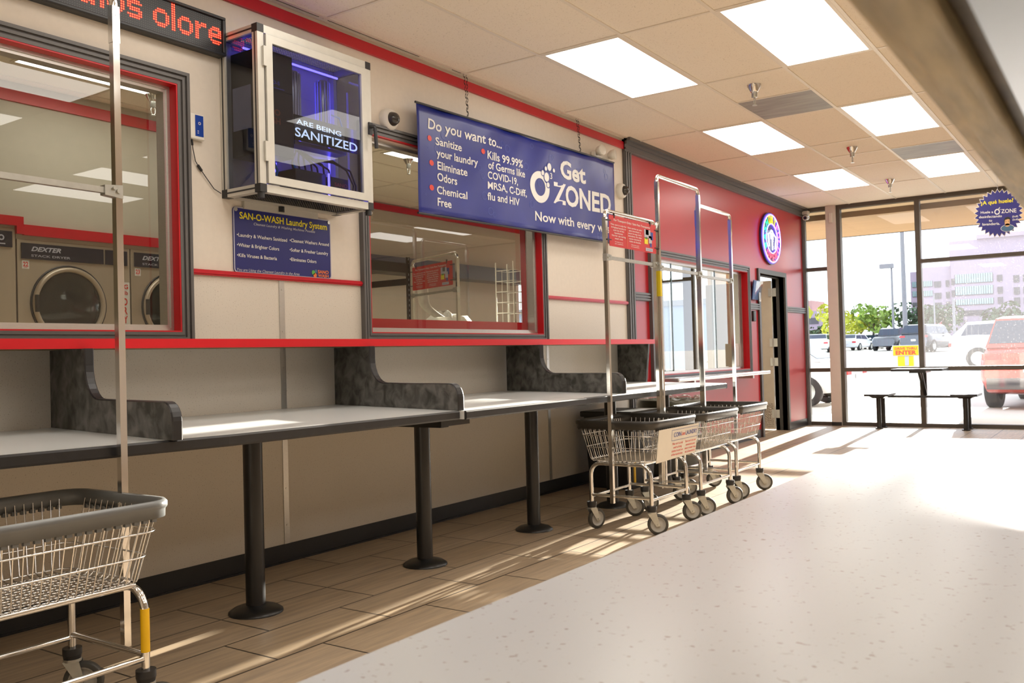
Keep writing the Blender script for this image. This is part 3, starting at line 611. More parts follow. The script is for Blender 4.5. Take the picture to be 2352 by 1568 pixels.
# ================================================================ LAUNDRY CARTS
def make_cart(name, label, cx, cy_, L=.68, hp=1.95, hb=1.668, rim='rimblack', group='laundry carts on the shop floor', casters=(.9, .5, 1.0, .7), sticker=None, pole=True, poleband=False):
    t = thing(name, label, 'laundry cart', (cx, cy_, 0), group)
    x0, x1, y0, y1 = cx - .268, cx + .268, cy_ - L / 2, cy_ + L / 2
    zt, zb = .655, .432; bx0, bx1, by0, by1 = cx - .205, cx + .205, y0 + .07, y1 - .07
    # basket of bent wires
    b = MB(); r = .0022
    lerp = lambda a, c, k: a + (c - a) * k
    nL, nW = 20, 13
    for i in range(nL):
        k = (i + .5) / nL; yt = lerp(y0 + .05, y1 - .05, k); yb_ = lerp(by0 + .015, by1 - .015, k)
        b.tube(fillet([(x0 + .008, yt, zt), (bx0, yb_, zb), (bx1, yb_, zb), (x1 - .008, yt, zt)], .02, 3), r, 5)
    for i in range(nW):
        k = (i + .5) / nW; xt = lerp(x0 + .05, x1 - .05, k); xb = lerp(bx0 + .012, bx1 - .012, k)
        b.tube(fillet([(xt, y0 + .008, zt), (xb, by0, zb - .005), (xb, by1, zb - .005), (xt, y1 - .008, zt)], .02, 3), r, 5)
    for z, rr in ((.59, .003), (.515, .003), (.436, .0035)):
        k = (z - zb) / (zt - zb); e = .004
        P = rrect(lerp(bx0, x0 + .008, k) - e, lerp(bx1, x1 - .008, k) + e, lerp(by0, y0 + .008, k) - e, lerp(by1, y1 - .008, k) + e, .06, 5)
        b.tube([(p[0], p[1], z) for p in P], rr, 6, closed=True)
    b.build('basket', 'chrome', t)
    b = MB(); P = rrect(x0, x1, y0, y1, .07, 6); n = len(P)
    prof_ = ((0.012, .682), (-.006, .684), (-.013, .676), (-.013, .662), (-.007, .655), (-.006, .632), (.004, .630), (.008, .655)); vs = []
    for p, q in P:
        c = Vector((p - cx, q - cy_, 0)); nx = max(-1, min(1, c.x / .2)); d = Vector((p - min(max(p, x0 + .07), x1 - .07), q - min(max(q, y0 + .07), y1 - .07), 0))
        d.normalize()
        vs += [(p - d.x * o, q - d.y * o, z) for o, z in prof_]
    m_ = len(prof_); b.add(vs, [(i * m_ + k, i * m_ + (k + 1) % m_, ((i + 1) % n) * m_ + (k + 1) % m_, ((i + 1) % n) * m_ + k) for i in range(n) for k in range(m_)], 0, True)
    for i in range(nL):
        yt = lerp(y0 + .05, y1 - .05, (i + .5) / nL)
        for xx in (x0 - .003, x1 - .009): b.box(xx, xx + .012, yt - .008, yt + .008, .622, .635)
    for i in range(nW):
        xt = lerp(x0 + .05, x1 - .05, (i + .5) / nW)
        for yy in (y0 - .003, y1 - .009): b.box(xt - .008, xt + .008, yy, yy + .012, .622, .635)
    b.build('rim', rim, t)
    # base frame: two bent end hoops, four stretchers
    lx0, lx1, ly0, ly1 = cx - .205, cx + .205, y0 + .09, y1 - .06; R = .0125
    b = MB()
    for y in (ly0, ly1): b.tube(fillet([(lx0, y, .165), (lx0, y, .412), (lx1, y, .412), (lx1, y, .165)], .07, 7), R, 10)
    for x in (lx0, lx1): b.cyl((x, ly0, .205), (x, ly1, .205), .009, n=10); b.cyl((x + (.05 if x < cx else -.05), ly0, .418), (x + (.05 if x < cx else -.05), ly1, .418), .008, n=8)
    for y in (ly0, ly1): b.cyl((lx0, y, .215), (lx1, y, .215), .010, n=10)
    b.build('base_frame', 'chrome', t)
    if sticker:
        b = MB(); b.cyl((lx1, ly1, .225), (lx1, ly1, .355), .0135, n=12); b.build('yellow_sticker', 'yellow', t)
    k = 0
    for x, y in ((lx0, ly0), (lx1, ly0), (lx1, ly1), (lx0, ly1)):
        a = casters[k]; k += 1; u = Vector((math.cos(a), math.sin(a), 0)); w = Vector((-u.y, u.x, 0)); c = Vector((x, y, .0625)) + u * .034
        b = MB(); b.cyl((x, y, .150), (x, y, .172), .030, n=16); b.cyl((x, y, .135), (x, y, .152), .026, .030, n=14)
        cs = b.build('caster', 'blackplastic', t)
        b = MB(); b.cyl((x, y, .128), (x, y, .137), .028, n=14)
        for s_ in (-1, 1):
            o = w * (.0195 * s_); pts = [(-.026, .130), (.026, .130), (.046, .055), (.024, .050)]
            b.prism(pts, lambda p, q, d: tuple(Vector((x, y, q)) + u * p + o + w * d), -.0015, .0015)
        b.cyl(c - w * .026, c + w * .026, .006, n=10); b.build('fork', 'steel', cs)
        b = MB(); b.lathe([(.046, -.015), (.0585, -.014), (.0625, -.009), (.0625, .009), (.0585, .014), (.046, .015)], c, w, 28); b.build('tyre', 'tyre', cs)
        b = MB(); b.lathe([(0, -.0145), (.013, -.0145), (.014, -.011), (.039, -.009), (.041, -.0135), (.047, -.0135), (.047, .0135), (.041, .0135), (.039, .009), (.014, .011), (.013, .0145), (0, .0145)], c, w, 24); b.build('wheel_disc', 'hub', cs)
    if pole:
        b = MB(); s_ = .0115; pa, pb = y0 - .016, y1 + .004
        b.tube([(cx, pa, .19), (cx, pa, hp - .045)], s_, square=True); b.tube([(cx, pb, .19), (cx, pb, hp - .045)], s_, square=True)
        b.tube(fillet([(cx, pa, hp - .05), (cx, pa, hp), (cx, pb, hp), (cx, pb, hp - .05)], .035, 5), .0135, 10)
        for y in (pa, pb): b.tube([(cx, y, hp - .16), (cx, y, hp - .04)], s_ + .0015, square=True); b.cyl((cx + .008, y, hp - .07), (cx + .0145, y, hp - .07), .003, n=8); b.cyl((cx + .008, y, hp - .12), (cx + .0145, y, hp - .12), .003, n=8)
        hr = b.build('hanging_rail', 'chrome', t)
        b = MB(); b.tube([(cx, pa + .02, hb), (cx, pb - .02, hb)], .0095, square=True)
        for y, d in ((pa, 1), (pb, -1)):
            b.hexa([(cx + e, y + d * a, hb + z) for e in (-.014, .014) for a, z in ((-.012, -.022), (.05, -.016), (-.012, .022), (.05, .016))])
            b.cyl((cx - .02, y + d * .004, hb), (cx + .02, y + d * .004, hb), .008, n=10); b.cyl((cx + .012, y + d * .02, hb + .008), (cx + .022, y + d * .02, hb + .008), .006, n=8)
        b.build('cross_bar', 'steel', t)
        if poleband:
            b = MB(); b.box(cx - .0125, cx + .0125, pa - .0125, pa + .0125, hb - .19, hb - .02); b.build('yellow_sticker', 'yellow2', t)
    return t
make_cart('laundry_cart', 'chrome wire laundry cart with grey rim, cropped at the lower left corner', 1.155, 1.33, hp=2.30, hb=1.655, rim='rimgrey', casters=(.6, .3, 1.15, .75), sticker=True)
cA = make_cart('laundry_cart', 'front chrome laundry cart of the row of three, carrying the red sign', 1.245, 5.14, L=.66, hp=1.955, hb=1.672, casters=(1.2, .55, .75, .5))
make_cart('laundry_cart', 'middle chrome laundry cart of the row of three, with the tallest rail', 1.262, 5.85, L=.67, hp=2.27, hb=1.652, casters=(.8, .6, .9, .8), poleband=True)
make_cart('laundry_cart', 'last chrome laundry cart of the row of three, closest to the doorway', 1.225, 6.585, L=.64, hp=2.17, hb=1.645, casters=(.8, .8, .6, .7))

# printed signs hung on the carts
def transport_sign(label, fn, nrm, W_, H_, z0, grp):
    """fn(u, v) -> point; u across 0..W_, v up from z0"""
    t = thing('cart_sign', label, 'sign', tuple(fn(W_ / 2, z0)), grp); nv = Vector(nrm)
    F = lambda d: (lambda u, v: tuple(Vector(fn(u, v)) + nv * d))
    b = MB(); P = rrect(0, W_, z0, z0 + H_, .008, 3); b.prism(P, lambda p, q, c: F(c)(p, q), -.0015, .0015); b.build('face', 'signred', t)
    b = MB(); f = F(.0028); s = H_ / .19
    text(b, f, 'For Transport Only / Solo Para Transporte', W_ * .09, W_ * .86, z0 + H_ * .83, .0125 * s)
    for i, l in enumerate(('This cart is only for', 'bringing laundry in', 'and out of the', 'laundrymat.', 'Not for use during', 'wash visit.')):
        w = len(l) / 20 * W_ * .31; text(b, f, l, W_ * .185 - w / 2, W_ * .185 + w / 2, z0 + H_ * (.685 - .088 * i), .0095 * s)
    for i, l in enumerate(('Este carrito es solo', 'para introducir y', 'sacar la ropa de la', 'lavanderia. No debe', 'usarse durante la', 'visita de lavado.')):
        w = len(l) / 20 * W_ * .30; text(b, f, l, W_ * .525 - w / 2, W_ * .525 + w / 2, z0 + H_ * (.685 - .088 * i), .0095 * s)
    for u, l in ((.185, ('We thank you for', 'your cooperation')), (.525, ('Gracias por', 'su cooperacion'))):
        for i, q in enumerate(l): text(b, f, q, W_ * u - W_ * .085, W_ * u + W_ * .085, z0 + H_ * (.145 - .06 * i), .006 * s)
    b.build('lettering', 'ink_white', t)
    b = MB(); quad(b, f, W_ * .352, W_ * .358, z0 + H_ * .04, z0 + H_ * .72); b.build('divider_line', 'ink_orange', t)
    b = MB()
    g = lambda a, c, e, d: [F(.003)(W_ * a, z0 + H_ * e), F(.003)(W_ * c, z0 + H_ * e), F(.003)(W_ * c, z0 + H_ * d), F(.003)(W_ * a, z0 + H_ * d)]
    for k, a, c, e, d in ((0, .73, .87, .50, .78), (1, .765, .83, .60, .78), (2, .87, .93, .45, .72), (0, .83, .90, .32, .58), (3, .73, .81, .28, .47), (4, .75, .80, .45, .52), (2, .855, .895, .20, .33), (0, .755, .915, .045, .155)): b.add(g(a, c, e, d), [(0, 1, 2, 3)], k)
    text(b, F(.0035), 'Coin Laundry', W_ * .775, W_ * .9, z0 + H_ * .085, .006 * s, mat=5)
    b.build('picture', ['ink_dim', 'ink_black', 'ink_blue', 'ink_yellow', 'ink_green', 'ink_blue'], t)
    b = MB()
    for u, v in ((.1, 1.0), (.87, 1.0), (-.005, .82), (-.005, .2), (1.005, .82), (1.005, .2)):
        c = Vector(F(0)(W_ * u, z0 + H_ * v)); b.obox(c, (.009, .009, .03) if v == 1.0 else (.009, .05, .006) if abs(nv.x) > .5 else (.05, .012, .006))
    b.build('cable_tie', 'ink_black', t); return t
transport_sign('red transport-only sign tied to the rail of the front cart of three', lambda u, v: (1.262, 4.815 + u, v), (1, 0, 0), .645, .19, 1.742, 'red transport-only signs')
# cream sign on the front cart's basket
t = thing('cart_sign', 'cream coinless laundry sign tied to the basket of the front cart', 'sign', (1.49, 5.14, .44))
fn0 = lambda d: (lambda u, v: (1.523 + d - (.652 - v) * .10, u, v))
U0, U1, V0, V1 = 4.855, 5.455, .432, .628
b = MB(); P = [(U0, V0), (U1 - .03, V0 + .012), (U1, V1), (U0 + .012, V1)]; b.prism(P, lambda p, q, c: fn0(c)(p, q), .006, .010); b.build('face', 'signcream', t)
b = MB(); f = fn0(.0115); WU = U1 - U0
text(b, f, 'COIN', U0 + WU * .37, U0 + WU * .55, .57, .026); text(b, f, 'LAUNDRY', U0 + WU * .66, U0 + WU * .955, .57, .026)
for v in (.612, .548): quad(b, f, U0 + WU * .32, U0 + WU * .97, v, v + .002)
for u in (.32, .965): quad(b, f, U0 + WU * u, U0 + WU * (u + .004), .548, .614)
b.build('blue_lettering', 'ink_blue', t)
b = MB(); text(b, f, 'Less', U0 + WU * .56, U0 + WU * .65, .572, .022, shear=.3)
for i, (a, c) in enumerate((('This cart is only', 'Este carro es uso'), ('used to bring', 'unicamente para'), ('clothes in and out', 'sacar y meter ropa'), ('of the laundromat.', 'de la lavanderia.'))):
    for u, q in ((.475, a), (.80, c)): w = len(q) / 18 * WU * .28; text(b, f, q, U0 + WU * u - w / 2, U0 + WU * u + w / 2, .522 - .022 * i, .0125)
b.build('red_lettering', 'ink_red', t)

# ================================================================ SIGNS AND EQUIPMENT ON THE LEFT WALL
# scrolling LED sign
t = thing('led_sign', 'black scrolling sign with red dot letters at the upper left', 'led sign', (.04, 2.0, 2.77))
b = MB(); b.box(.0, .05, .6, 2.975, 2.668, 2.868); b.box(.05, .062, .6, 2.975, 2.668, 2.683); b.box(.05, .062, .6, 2.975, 2.853, 2.868); b.box(.05, .062, 2.957, 2.975, 2.683, 2.853)
b.build('housing', pm('dark_sign_housing', (.022, .024, .028), .4), t, bevel=.003)
G = {'m': ['11011110', '11111111', '11011011', '11011011', '11011011', '11011011', '11011011', '11011011'], 'a': ['01111100', '11111110', '00000110', '01111110', '11111110', '11000110', '11111110', '01110110'],
     'l': ['11'] * 12, 'o': ['00111100', '01111110', '11000011', '11000011', '11000011', '11000011', '01111110', '00111100'], 's': ['0111110', '1111111', '1100000', '1111110', '0111111', '0000011', '1111111', '0111110'],
     'r': ['110111', '111111', '111000', '110000', '110000', '110000', '110000', '110000'], 'e': ['0011110', '0111111', '1100011', '1111111', '1111111', '1100000', '0111111', '0011110'], ' ': ['0000'] * 8}
pit = .0112; lit = set(); c0 = 0
for ch in reversed('malos olore'):
    g = G[ch]; w = len(g[0])
    for r_, row in enumerate(reversed(g)):
        for c_, v in enumerate(row):
            if v == '1': lit.add((c0 + w - 1 - c_, 3 + r_))
    c0 += w + (1 if ch != ' ' else 0)
def dots(mat, core, want, rad, x):
    b = MB()
    for c_ in range(0, 125):
        for r_ in range(15):
            if ((c_, r_) in lit) != want: continue
            y = 2.948 - pit * c_; z = 2.690 + pit * r_
            b.add([(x, y + rad * math.cos(a), z + rad * math.sin(a)) for a in [PI / 3 * k for k in range(6)]], [(0, 1, 2, 3, 4, 5)])
    return b
o = dots(None, None, True, .0049, .0506).build('lit_diodes', 'redled', t); o2 = dots(None, None, True, .0022, .0510).build('diode_cores', 'redcore', o)
dots(None, None, False, .0014, .0506).build('unlit_diodes', 'dimled', t)

# ozone cabinet
cx0, cx1, ca, cb, cz0, cz1 = 0.003, .30, 2.975, 3.785, 1.945, 2.79; p = .04
t = thing('ozone_cabinet', 'aluminium-framed glass cabinet glowing blue, mounted high on the wall', 'wall cabinet', (.15, 3.38, cz0))
b = MB()
for y in (ca, cb - p):
    for x in (cx0, cx1 - p): b.box(x, x + p, y, y + p, cz0 + p, cz1 - p)
    for z in (cz0, cz1 - p): b.box(cx0 + p, cx1 - p, y, y + p, z, z + p)
for x in (cx0, cx1 - p):
    for z in (cz0, cz1 - p): b.box(x, x + p, ca + p, cb - p, z, z + p)
for y in (ca - .001,):
    for z in (cz0 + .016, cz1 - p + .016): b.box(cx0 + p, cx1 - p, y - .0005, y + .002, z, z + .008, 1)
for x in (cx0 + .016, cx1 - p + .016): b.box(x, x + .008, ca - .0015, ca, cz0 + p, cz1 - p, 1)
b.build('frame', ['aluframe', 'blackplastic'], t)
b = MB()
for y in (ca, cb - p):
    for x in (cx0, cx1 - p):
        for z in (cz0, cz1 - p): b = MB(); b.box(x - .001, x + p + .001, y - .001, y + p + .001, z - .001, z + p + .001); b.build('corner_cap', 'blackplastic', t)
for y, x in ((ca + .02, cx1 - .02), (cb - .02, cx1 - .02), (3.35, .02)): b = MB(); b.cyl((x, y, cz0 - .03), (x, y, cz0), .018, n=10); b.build('foot', 'blackplastic', t)
b = MB(); d = .012
for y in (ca + p + .006, cb - p - .046): b.box(cx1 - .012, cx1 + .012, y, y + p, cz0 + p + .006, cz1 - p - .006)
for z in (cz0 + p + .006, cz1 - p - .046): b.box(cx1 - .012, cx1 + .012, ca + p + .046, cb - p - .046, z, z + p)
dr = b.build('door', 'aluframe', t)
b = MB(); b.box(cx1 - .003, cx1 + .001, ca + p + .04, cb - p - .04, cz0 + p + .04, cz1 - p - .04); b.build('pane', 'cabglass', dr)
for z in (2.10, 2.58): b = MB(); b.box(cx1 + .001, cx1 + .014, ca + p - .012, ca + p + .008, z, z + .10); b.build('hinge', 'aluframe', dr)
b = MB(); yh = cb - .028; b.box(cx1 + .012, cx1 + .022, yh - .014, yh + .014, 2.37, 2.44); b.tube(fillet([(cx1 + .02, yh, 2.415), (cx1 + .05, yh + .004, 2.415), (cx1 + .05, yh + .012, 2.29)], .015, 4), .011, 8); b.build('handle', 'blackplastic', dr)
for y in (ca + .012, cb - .016): b = MB(); b.box(cx0 + p, cx1 - p, y, y + .004, cz0 + p, cz1 - p); b.build('side_pane', 'cabglass', t)
b = MB(); z = cz1 - .012
for i in range(42): y = ca + p + .0175 * i; b.box(cx0 + p, cx1 - p, y, y + .007, z, z + .003)
for i in range(14): x = cx0 + p + .0165 * i; b.box(x, x + .006, ca + p, cb - p, z, z + .003)
b.build('top_mesh', 'steel', t)
b = MB(); z = cz0 + .01
for i in range(42): y = ca + p + .0175 * i; b.box(cx0 + p, cx1 - p, y, y + .010, z, z + .003)
for i in range(14): x = cx0 + p + .0165 * i; b.box(x, x + .009, ca + p, cb - p, z, z + .003)
b.build('bottom_mesh', 'blackplastic', t)
b = MB(); b.box(.0, .02, 3.10, 3.62, 1.905, 1.944); b.build('mounting_rail', 'aluframe', t)
b = MB(); b.box(.01, .235, ca + p + .02, 3.26, 2.16, 2.70); bx = b.build('control_box', pm('dark_steel_box', (.03, .03, .032), .45), t, bevel=.004)
b = MB(); f = onwall(.2365); text(b, f, 'ARCO-S', 3.05, 3.17, 2.53, .018); quad(b, f, 3.03, 3.20, 2.51, 2.513); b.build('blue_print', emit('blue_glow_print', (.06, .06, .4), .35), bx)
b = MB(); text(b, f, 'SANO', 3.03, 3.17, 2.37, .03, bold=.03); text(b, f, 'WASH', 3.03, 3.17, 2.325, .03, bold=.03); b.build('red_print', pm('dull_red_print', (.30, .08, .05), .5), bx)
b = MB(); b.box(.08, .12, ca + .018, ca + .0205, 2.28, 2.50); b.box(.12, .22, ca + .018, ca + .0205, 2.28, 2.50); b.build('warning_label', pm('pale_label', (.45, .45, .55), .5), bx)
for i, y in enumerate((3.36, 3.58)):
    b = MB(); b.lathe([(.034, 2.30), (.040, 2.31), (.040, 2.66), (.034, 2.67)], (.12, y, 0), n=14)
    for k in range(14): a = 2 * PI * k / 14; b.box(.12 + .040 * math.cos(a) - .004, .12 + .040 * math.cos(a) + .004, y + .040 * math.sin(a) - .004, y + .040 * math.sin(a) + .004, 2.31, 2.66)
    b.build('filter_column', pm('silver_column', (.62, .60, .62), .3, .6), t)
b = MB()
for pts in (((.04, 3.30, 2.05), (.04, 3.30, 2.70)), ((.28, cb - .055, 2.0), (.28, cb - .055, 2.73)), ((.05, 3.47, 2.3), (.05, 3.47, 2.68)), ((.05, 3.69, 2.05), (.05, 3.69, 2.68)), ((.03, ca + .03, 2.0), (.03, ca + .03, 2.72)), ((.24, 3.50, 1.99), (.24, 3.50, 2.12)), ((.10, 3.05, 2.725), (.10, 3.72, 2.725))): b.cyl(pts[0], pts[1], .006, n=8)
b.build('blue_light_strip', 'blueled', t)
b = MB(); b.box(.06, .2, 3.30, 3.68, 2.255, 2.275); b.build('valve_manifold', pm('grey_manifold', (.5, .5, .55), .35, .3), t)
b = MB(); b.box(.235, .24, 3.26, 3.74, 2.265, 2.40); scr = b.build('message_display', 'drglass', t)
b = MB(); f = onwall(.2425); text(b, f, 'ARE BEING', 3.272, 3.60, 2.352, .026, slope=-.03); text(b, f, 'SANITIZED', 3.262, 3.725, 2.285, .046, slope=-.02); b.build('lettering', 'whiteled', scr)
b = MB(); b.box(.04, .22, 3.28, 3.50, 1.99, 2.12); b.box(.10, .23, 3.52, 3.66, 1.99, 2.11); b.build('pump_box', 'darkblue', t, bevel=.004)
b = MB(); f = onwall(.2315); text(b, f, 'SANO', 3.55, 3.65, 2.06, .02, bold=.03); text(b, f, 'WASH', 3.55, 3.65, 2.03, .02, bold=.03); b.build('red_print', pm('pump_red_print', (.38, .05, .07), .5), t)
b = MB()
for k in range(7):
    y = 3.30 + .045 * k; b.tube(fillet([(.14, 3.36 + .02 * (k % 3), 2.24), (.17, y, 2.16 + .02 * (k % 2)), (.16, y + .02, 2.11)], .02, 3), .005, 6)
for r_ in (0, .03): b.tube([(.20, 3.42 + r_, 2.19), (.22, 3.55, 2.20 - r_ * .3), (.235, 3.64 + r_, 2.16), (.24, 3.69 + r_ * .6, 2.08), (.24, 3.67 + r_, 1.99)], .006, 7)
b.build('black_hose', 'blackplastic', t)
b = MB()
for y in (3.08, 3.17, 3.31): b.tube(fillet([(.16, y, 2.165), (.17, y + .03, 2.10), (.14, y + .02, 2.02)], .02, 4), .008, 8)
b.tube([(.12, 3.60, 2.50), (.17, 3.66, 2.47), (.18, 3.68, 2.40), (.15, 3.66, 2.32)], .005, 7)
b.build('blue_hose', 'tubeblue', t)
b = MB(); b.lathe([(.035, -.02), (.042, 0), (.042, .02), (.03, .03), (0, .03)], (.16, 3.10, 2.06), (1, 0, 0), 18); b.cyl((.14, 3.20, 2.0), (.14, 3.20, 2.07), .03, n=14); b.build('pressure_gauge', 'whiteplastic', t)

# sanitising sign
t = thing('sanitising_sign', 'navy laundry system sign with yellow heading under the glass cabinet', 'sign', (.0, 3.38, 1.57))
b = MB(); P = rrect(3.036, 3.727, 1.566, 1.912, .02, 4); b.prism(P, lambda a, c, d: (d, a, c), .001, .008); b.build('face', 'navy', t)
b = MB(); P = rrect(3.036, 3.727, 1.566, 1.912, .02, 4); Q = rrect(3.042, 3.721, 1.572, 1.906, .016, 4); n = len(P); b.add([(.009, *q) for q in P] + [(.009, *q) for q in Q], [(i, (i + 1) % n, n + (i + 1) % n, n + i) for i in range(n)]); b.build('border', 'ink_dim', t)
f = onwall(.0098); b = MB(); text(b, f, 'SAN-O-WASH Laundry System', 3.076, 3.698, 1.852, .034, bold=.02); b.build('yellow_lettering', 'ink_yellow', t)
b = MB(); text(b, f, 'Cleanest Laundry & Washing Machines Possible', 3.168, 3.605, 1.826, .013, shear=.25); text(b, f, 'You are Using the Cleanest Laundry in the Area', 3.052, 3.480, 1.575, .0145, shear=.25); b.build('italic_lettering', 'ink_dim', t)
b = MB()
for q, a, c, v in (('\u2022Laundry & Washers Sanitized', 3.056, 3.396, 1.756), ('\u2022Whiter & Brighter Colors', 3.056, 3.338, 1.703), ('\u2022Kills Viruses & Bacteria', 3.055, 3.321, 1.649), ('\u2022Cleanest Washers Around', 3.414, 3.711, 1.759), ('\u2022Softer & Fresher Laundry', 3.413, 3.703, 1.706), ('\u2022Eliminates Odors', 3.412, 3.610, 1.653)): text(b, f, q, a, c, v, .018)
b.build('white_lettering', 'ink_white', t)
b = MB(); text(b, f, 'SANO', 3.620, 3.703, 1.596, .018, bold=.03); text(b, f, 'WASH', 3.620, 3.703, 1.575, .016, bold=.03); disc(b, f, 3.598, 1.583, .013); disc(b, f, 3.586, 1.598, .013, mat=1); disc(b, f, 3.606, 1.607, .010, mat=2); b.build('logo', ['ink_orange', 'ink_green', 'teal'], t)
b = MB()
for y, z in ((3.052, 1.897), (3.712, 1.897)): b.cyl((.008, y, z), (.013, y, z), .010, n=14)
b.build('screw', 'alu', t)

# ozone banner on chains
t = thing('ozone_banner', 'long blue vinyl banner hanging on chains in front of the second window', 'banner', (.1, 5.75, 2.05))
b = MB(); n = 90; m = 14; vs = []
def bx_(y, z): return .10 + .004 * math.sin(y * 7.3 + z * 3) + .003 * math.sin(y * 17 - z * 9) - .006 * max(0, (4.7 - y)) * math.sin(z * 10)
for k in range(m + 1):
    for i in range(n + 1):
        y = 4.418 + (7.096 - 4.418) * i / n; zb_ = 2.020 + .038 * i / n; zt_ = 2.738 + .042 * i / n + .006 * math.cos((y - 5.05) * 4) * (1 if k > m - 3 else 0); z = zb_ + (zt_ - zb_) * k / m; vs.append((bx_(y, z), y, z))
w = n + 1; b.add(vs, [(k * w + i, k * w + i + 1, (k + 1) * w + i + 1, (k + 1) * w + i) for k in range(m) for i in range(n)], 0, True)
o = b.build('sheet', 'banner', t); md = o.modifiers.new('thickness', 'SOLIDIFY'); md.thickness = .0015; md.offset = -1
f = lambda u, v: (bx_(u, v) + .0022, u, v)
fz = lambda u, v: f(u, v)
b = MB()
TX = [("Do you want to...", 4.530, 5.368, 2.595, .066), ("Sanitize", 4.608, 4.891, 2.501, .050), ("your laundry", 4.611, 5.062, 2.424, .050), ("Eliminate", 4.614, 4.946, 2.338, .052), ("Odors", 4.607, 4.833, 2.262, .052), ("Chemical", 4.599, 4.936, 2.176, .050), ("Free", 4.604, 4.760, 2.096, .052), ("Kills 99.99%", 5.177, 5.646, 2.503, .056), ("of Germs like", 5.186, 5.672, 2.434, .052), ("COVID-19,", 5.180, 5.570, 2.363, .050), ("MRSA, C-Diff,", 5.179, 5.682, 2.289, .050), ("flu and HIV", 5.173, 5.584, 2.209, .052), ("Get", 6.175, 6.587, 2.520, .135), ("ZONED", 6.054, 7.011, 2.303, .157), ("Now with every wash", 5.796, 7.05, 2.131, .070)]
for q, a, c, v, h in TX: text(b, fz, q, a, c, v, h, bold=.03 if q in ('Get', 'ZONED') else .016, slope=.014, shear=.08 if q.startswith('Do') else 0)
disc(b, f, 5.870, 2.396, .137, .122, 36, ring=.56)
text(b, f, '3', 6.02, 6.05, 2.483, .045)
b.build('white_lettering', 'ink_white', t)
b = MB()
for u, v, r_ in ((6.008, 2.573, .030), (6.076, 2.556, .016), (5.953, 2.552, .017), (5.966, 2.487, .036), (5.907, 2.512, .020), (5.986, 2.429, .020)):
    disc(b, lambda u_, v_: (f(u_, v_)[0] + .0006, u_, v_), u, v, r_ * 1.35, mat=1); disc(b, lambda u_, v_: (f(u_, v_)[0] + .0012, u_, v_), u, v, r_)
b.build('bubble_mark', ['ink_white', 'banner'], t)
b = MB()
for u, v in ((4.546, 2.532), (4.555, 2.371), (4.545, 2.206), (5.125, 2.544)): disc(b, f, u, v, .022, .019)
b.build('red_bullets', 'ink_red', t)
b = MB(); R2 = random.Random(3)
for _ in range(46): u = R2.uniform(4.47, 7.05); v = R2.uniform(2.09, 2.70); r_ = R2.choice((.008, .012, .02, .03)); disc(b, lambda u_, v_: (f(u_, v_)[0] - .0009, u_, v_), u, v, r_, r_ * .95, ring=.84)
b.build('bubble_pattern', 'bubble', t)
b = MB(); b.cyl((.10, 4.41, 2.742), (.10, 7.10, 2.784), .008, n=8); b.cyl((.10, 4.41, 2.026), (.10, 7.08, 2.062), .008, n=8); b.build('rod', 'blackplastic', t)
for y, z in ((4.98, 2.748), (6.53, 2.772)):
    b = MB(); N = 26
    for s_ in (-1, 1):
        for i in range(N // 2):
            k0, k1 = i / (N / 2), (i + 1) / (N / 2); g = lambda k: (.09 - .05 * k, y + s_ * (.002 + .014 * k) + .05 * k, z + (HC - .004 - z) * k); a, c = Vector(g(k0 - .02)), Vector(g(k1 + .02)); b.tube([a, (a + c) / 2 + Vector((.004, .003, 0)) * (1 if i % 2 else -1), c], .0018, 4)
    b.build('chain', 'blackplastic', t)

# air sensor with cord, cameras, emergency light
t = thing('air_sensor', 'small white wall sensor with blue face and cord beside the first window', 'air sensor', (.02, 2.812, 2.275))
b = MB(); b.box(0, .03, 2.770, 2.858, 2.215, 2.345); b.build('housing', 'whiteplastic', t, bevel=.008, seg=3)
b = MB(); quad(b, onwall(.0312), 2.800, 2.848, 2.232, 2.338); fc = b.build('front_plate', pm('blue_face_plate', (.01, .05, .32), .25), t)
b = MB(); f = onwall(.0318); disc(b, f, 2.825, 2.298, .008, ring=.5); quad(b, f, 2.812, 2.82, 2.256, 2.261); quad(b, f, 2.812, 2.82, 2.246, 2.251); b.build('marks', 'ink_dim', fc)
b = MB(); b.tube([(.015, 2.79, 2.214), (.015, 2.795, 2.17), (.012, 2.81, 2.11), (.01, 2.835, 2.08), (.01, 2.87, 2.04), (.01, 2.92, 1.985), (.02, 2.955, 1.965)], .0024, 6); b.cyl((.015, 2.79, 2.214), (.015, 2.793, 2.185), .005, n=8); b.cyl((.01, 2.825, 2.092), (.01, 2.848, 2.066), .007, n=8); b.build('cord', 'blackplastic', t)
def dome(y, z, lab):
    t = thing('dome_camera', lab, 'security camera', (0, y, z), 'dome cameras on the cream wall')
    b = MB(); b.lathe([(.072, 0), (.072, .02), (.062, .045), (.045, .052)], (0, y, z), (1, 0, 0), 24); b.build('base', 'whiteplastic', t)
    b = MB(); b.lathe([(.044, .048), (.043, .06), (.034, .082), (.018, .094), (0, .097)], (0, y, z), (1, 0, 0), 20); b.build('dome', pm('smoked_dome', (.05, .045, .04), .1), t)
dome(4.245, 2.605, 'white dome camera just left of the blue banner'); dome(7.385, 2.582, 'white dome camera just right of the blue banner')
t = thing('emergency_light', 'white twin-head emergency light peeking above the right end of the banner', 'emergency light', (0, 7.0, 2.83))
b = MB(); b.box(.001, .05, 6.86, 7.14, 2.79, 2.86); b.build('body', 'whiteplastic', t, bevel=.012, seg=3)
for y in (6.90, 7.10):
    b = MB(); b.lathe([(.02, 0), (.042, .03), (.046, .07), (.04, .075), (0, .07)], (.04, y, 2.855), (.85, .2 if y > 7 else -.2, .1), 16); b.build('lamp_head', 'whiteplastic', t)
t = thing('bullet_camera', 'small white bullet camera in the corner above the front window', 'security camera', (.06, 12.9, 2.98))
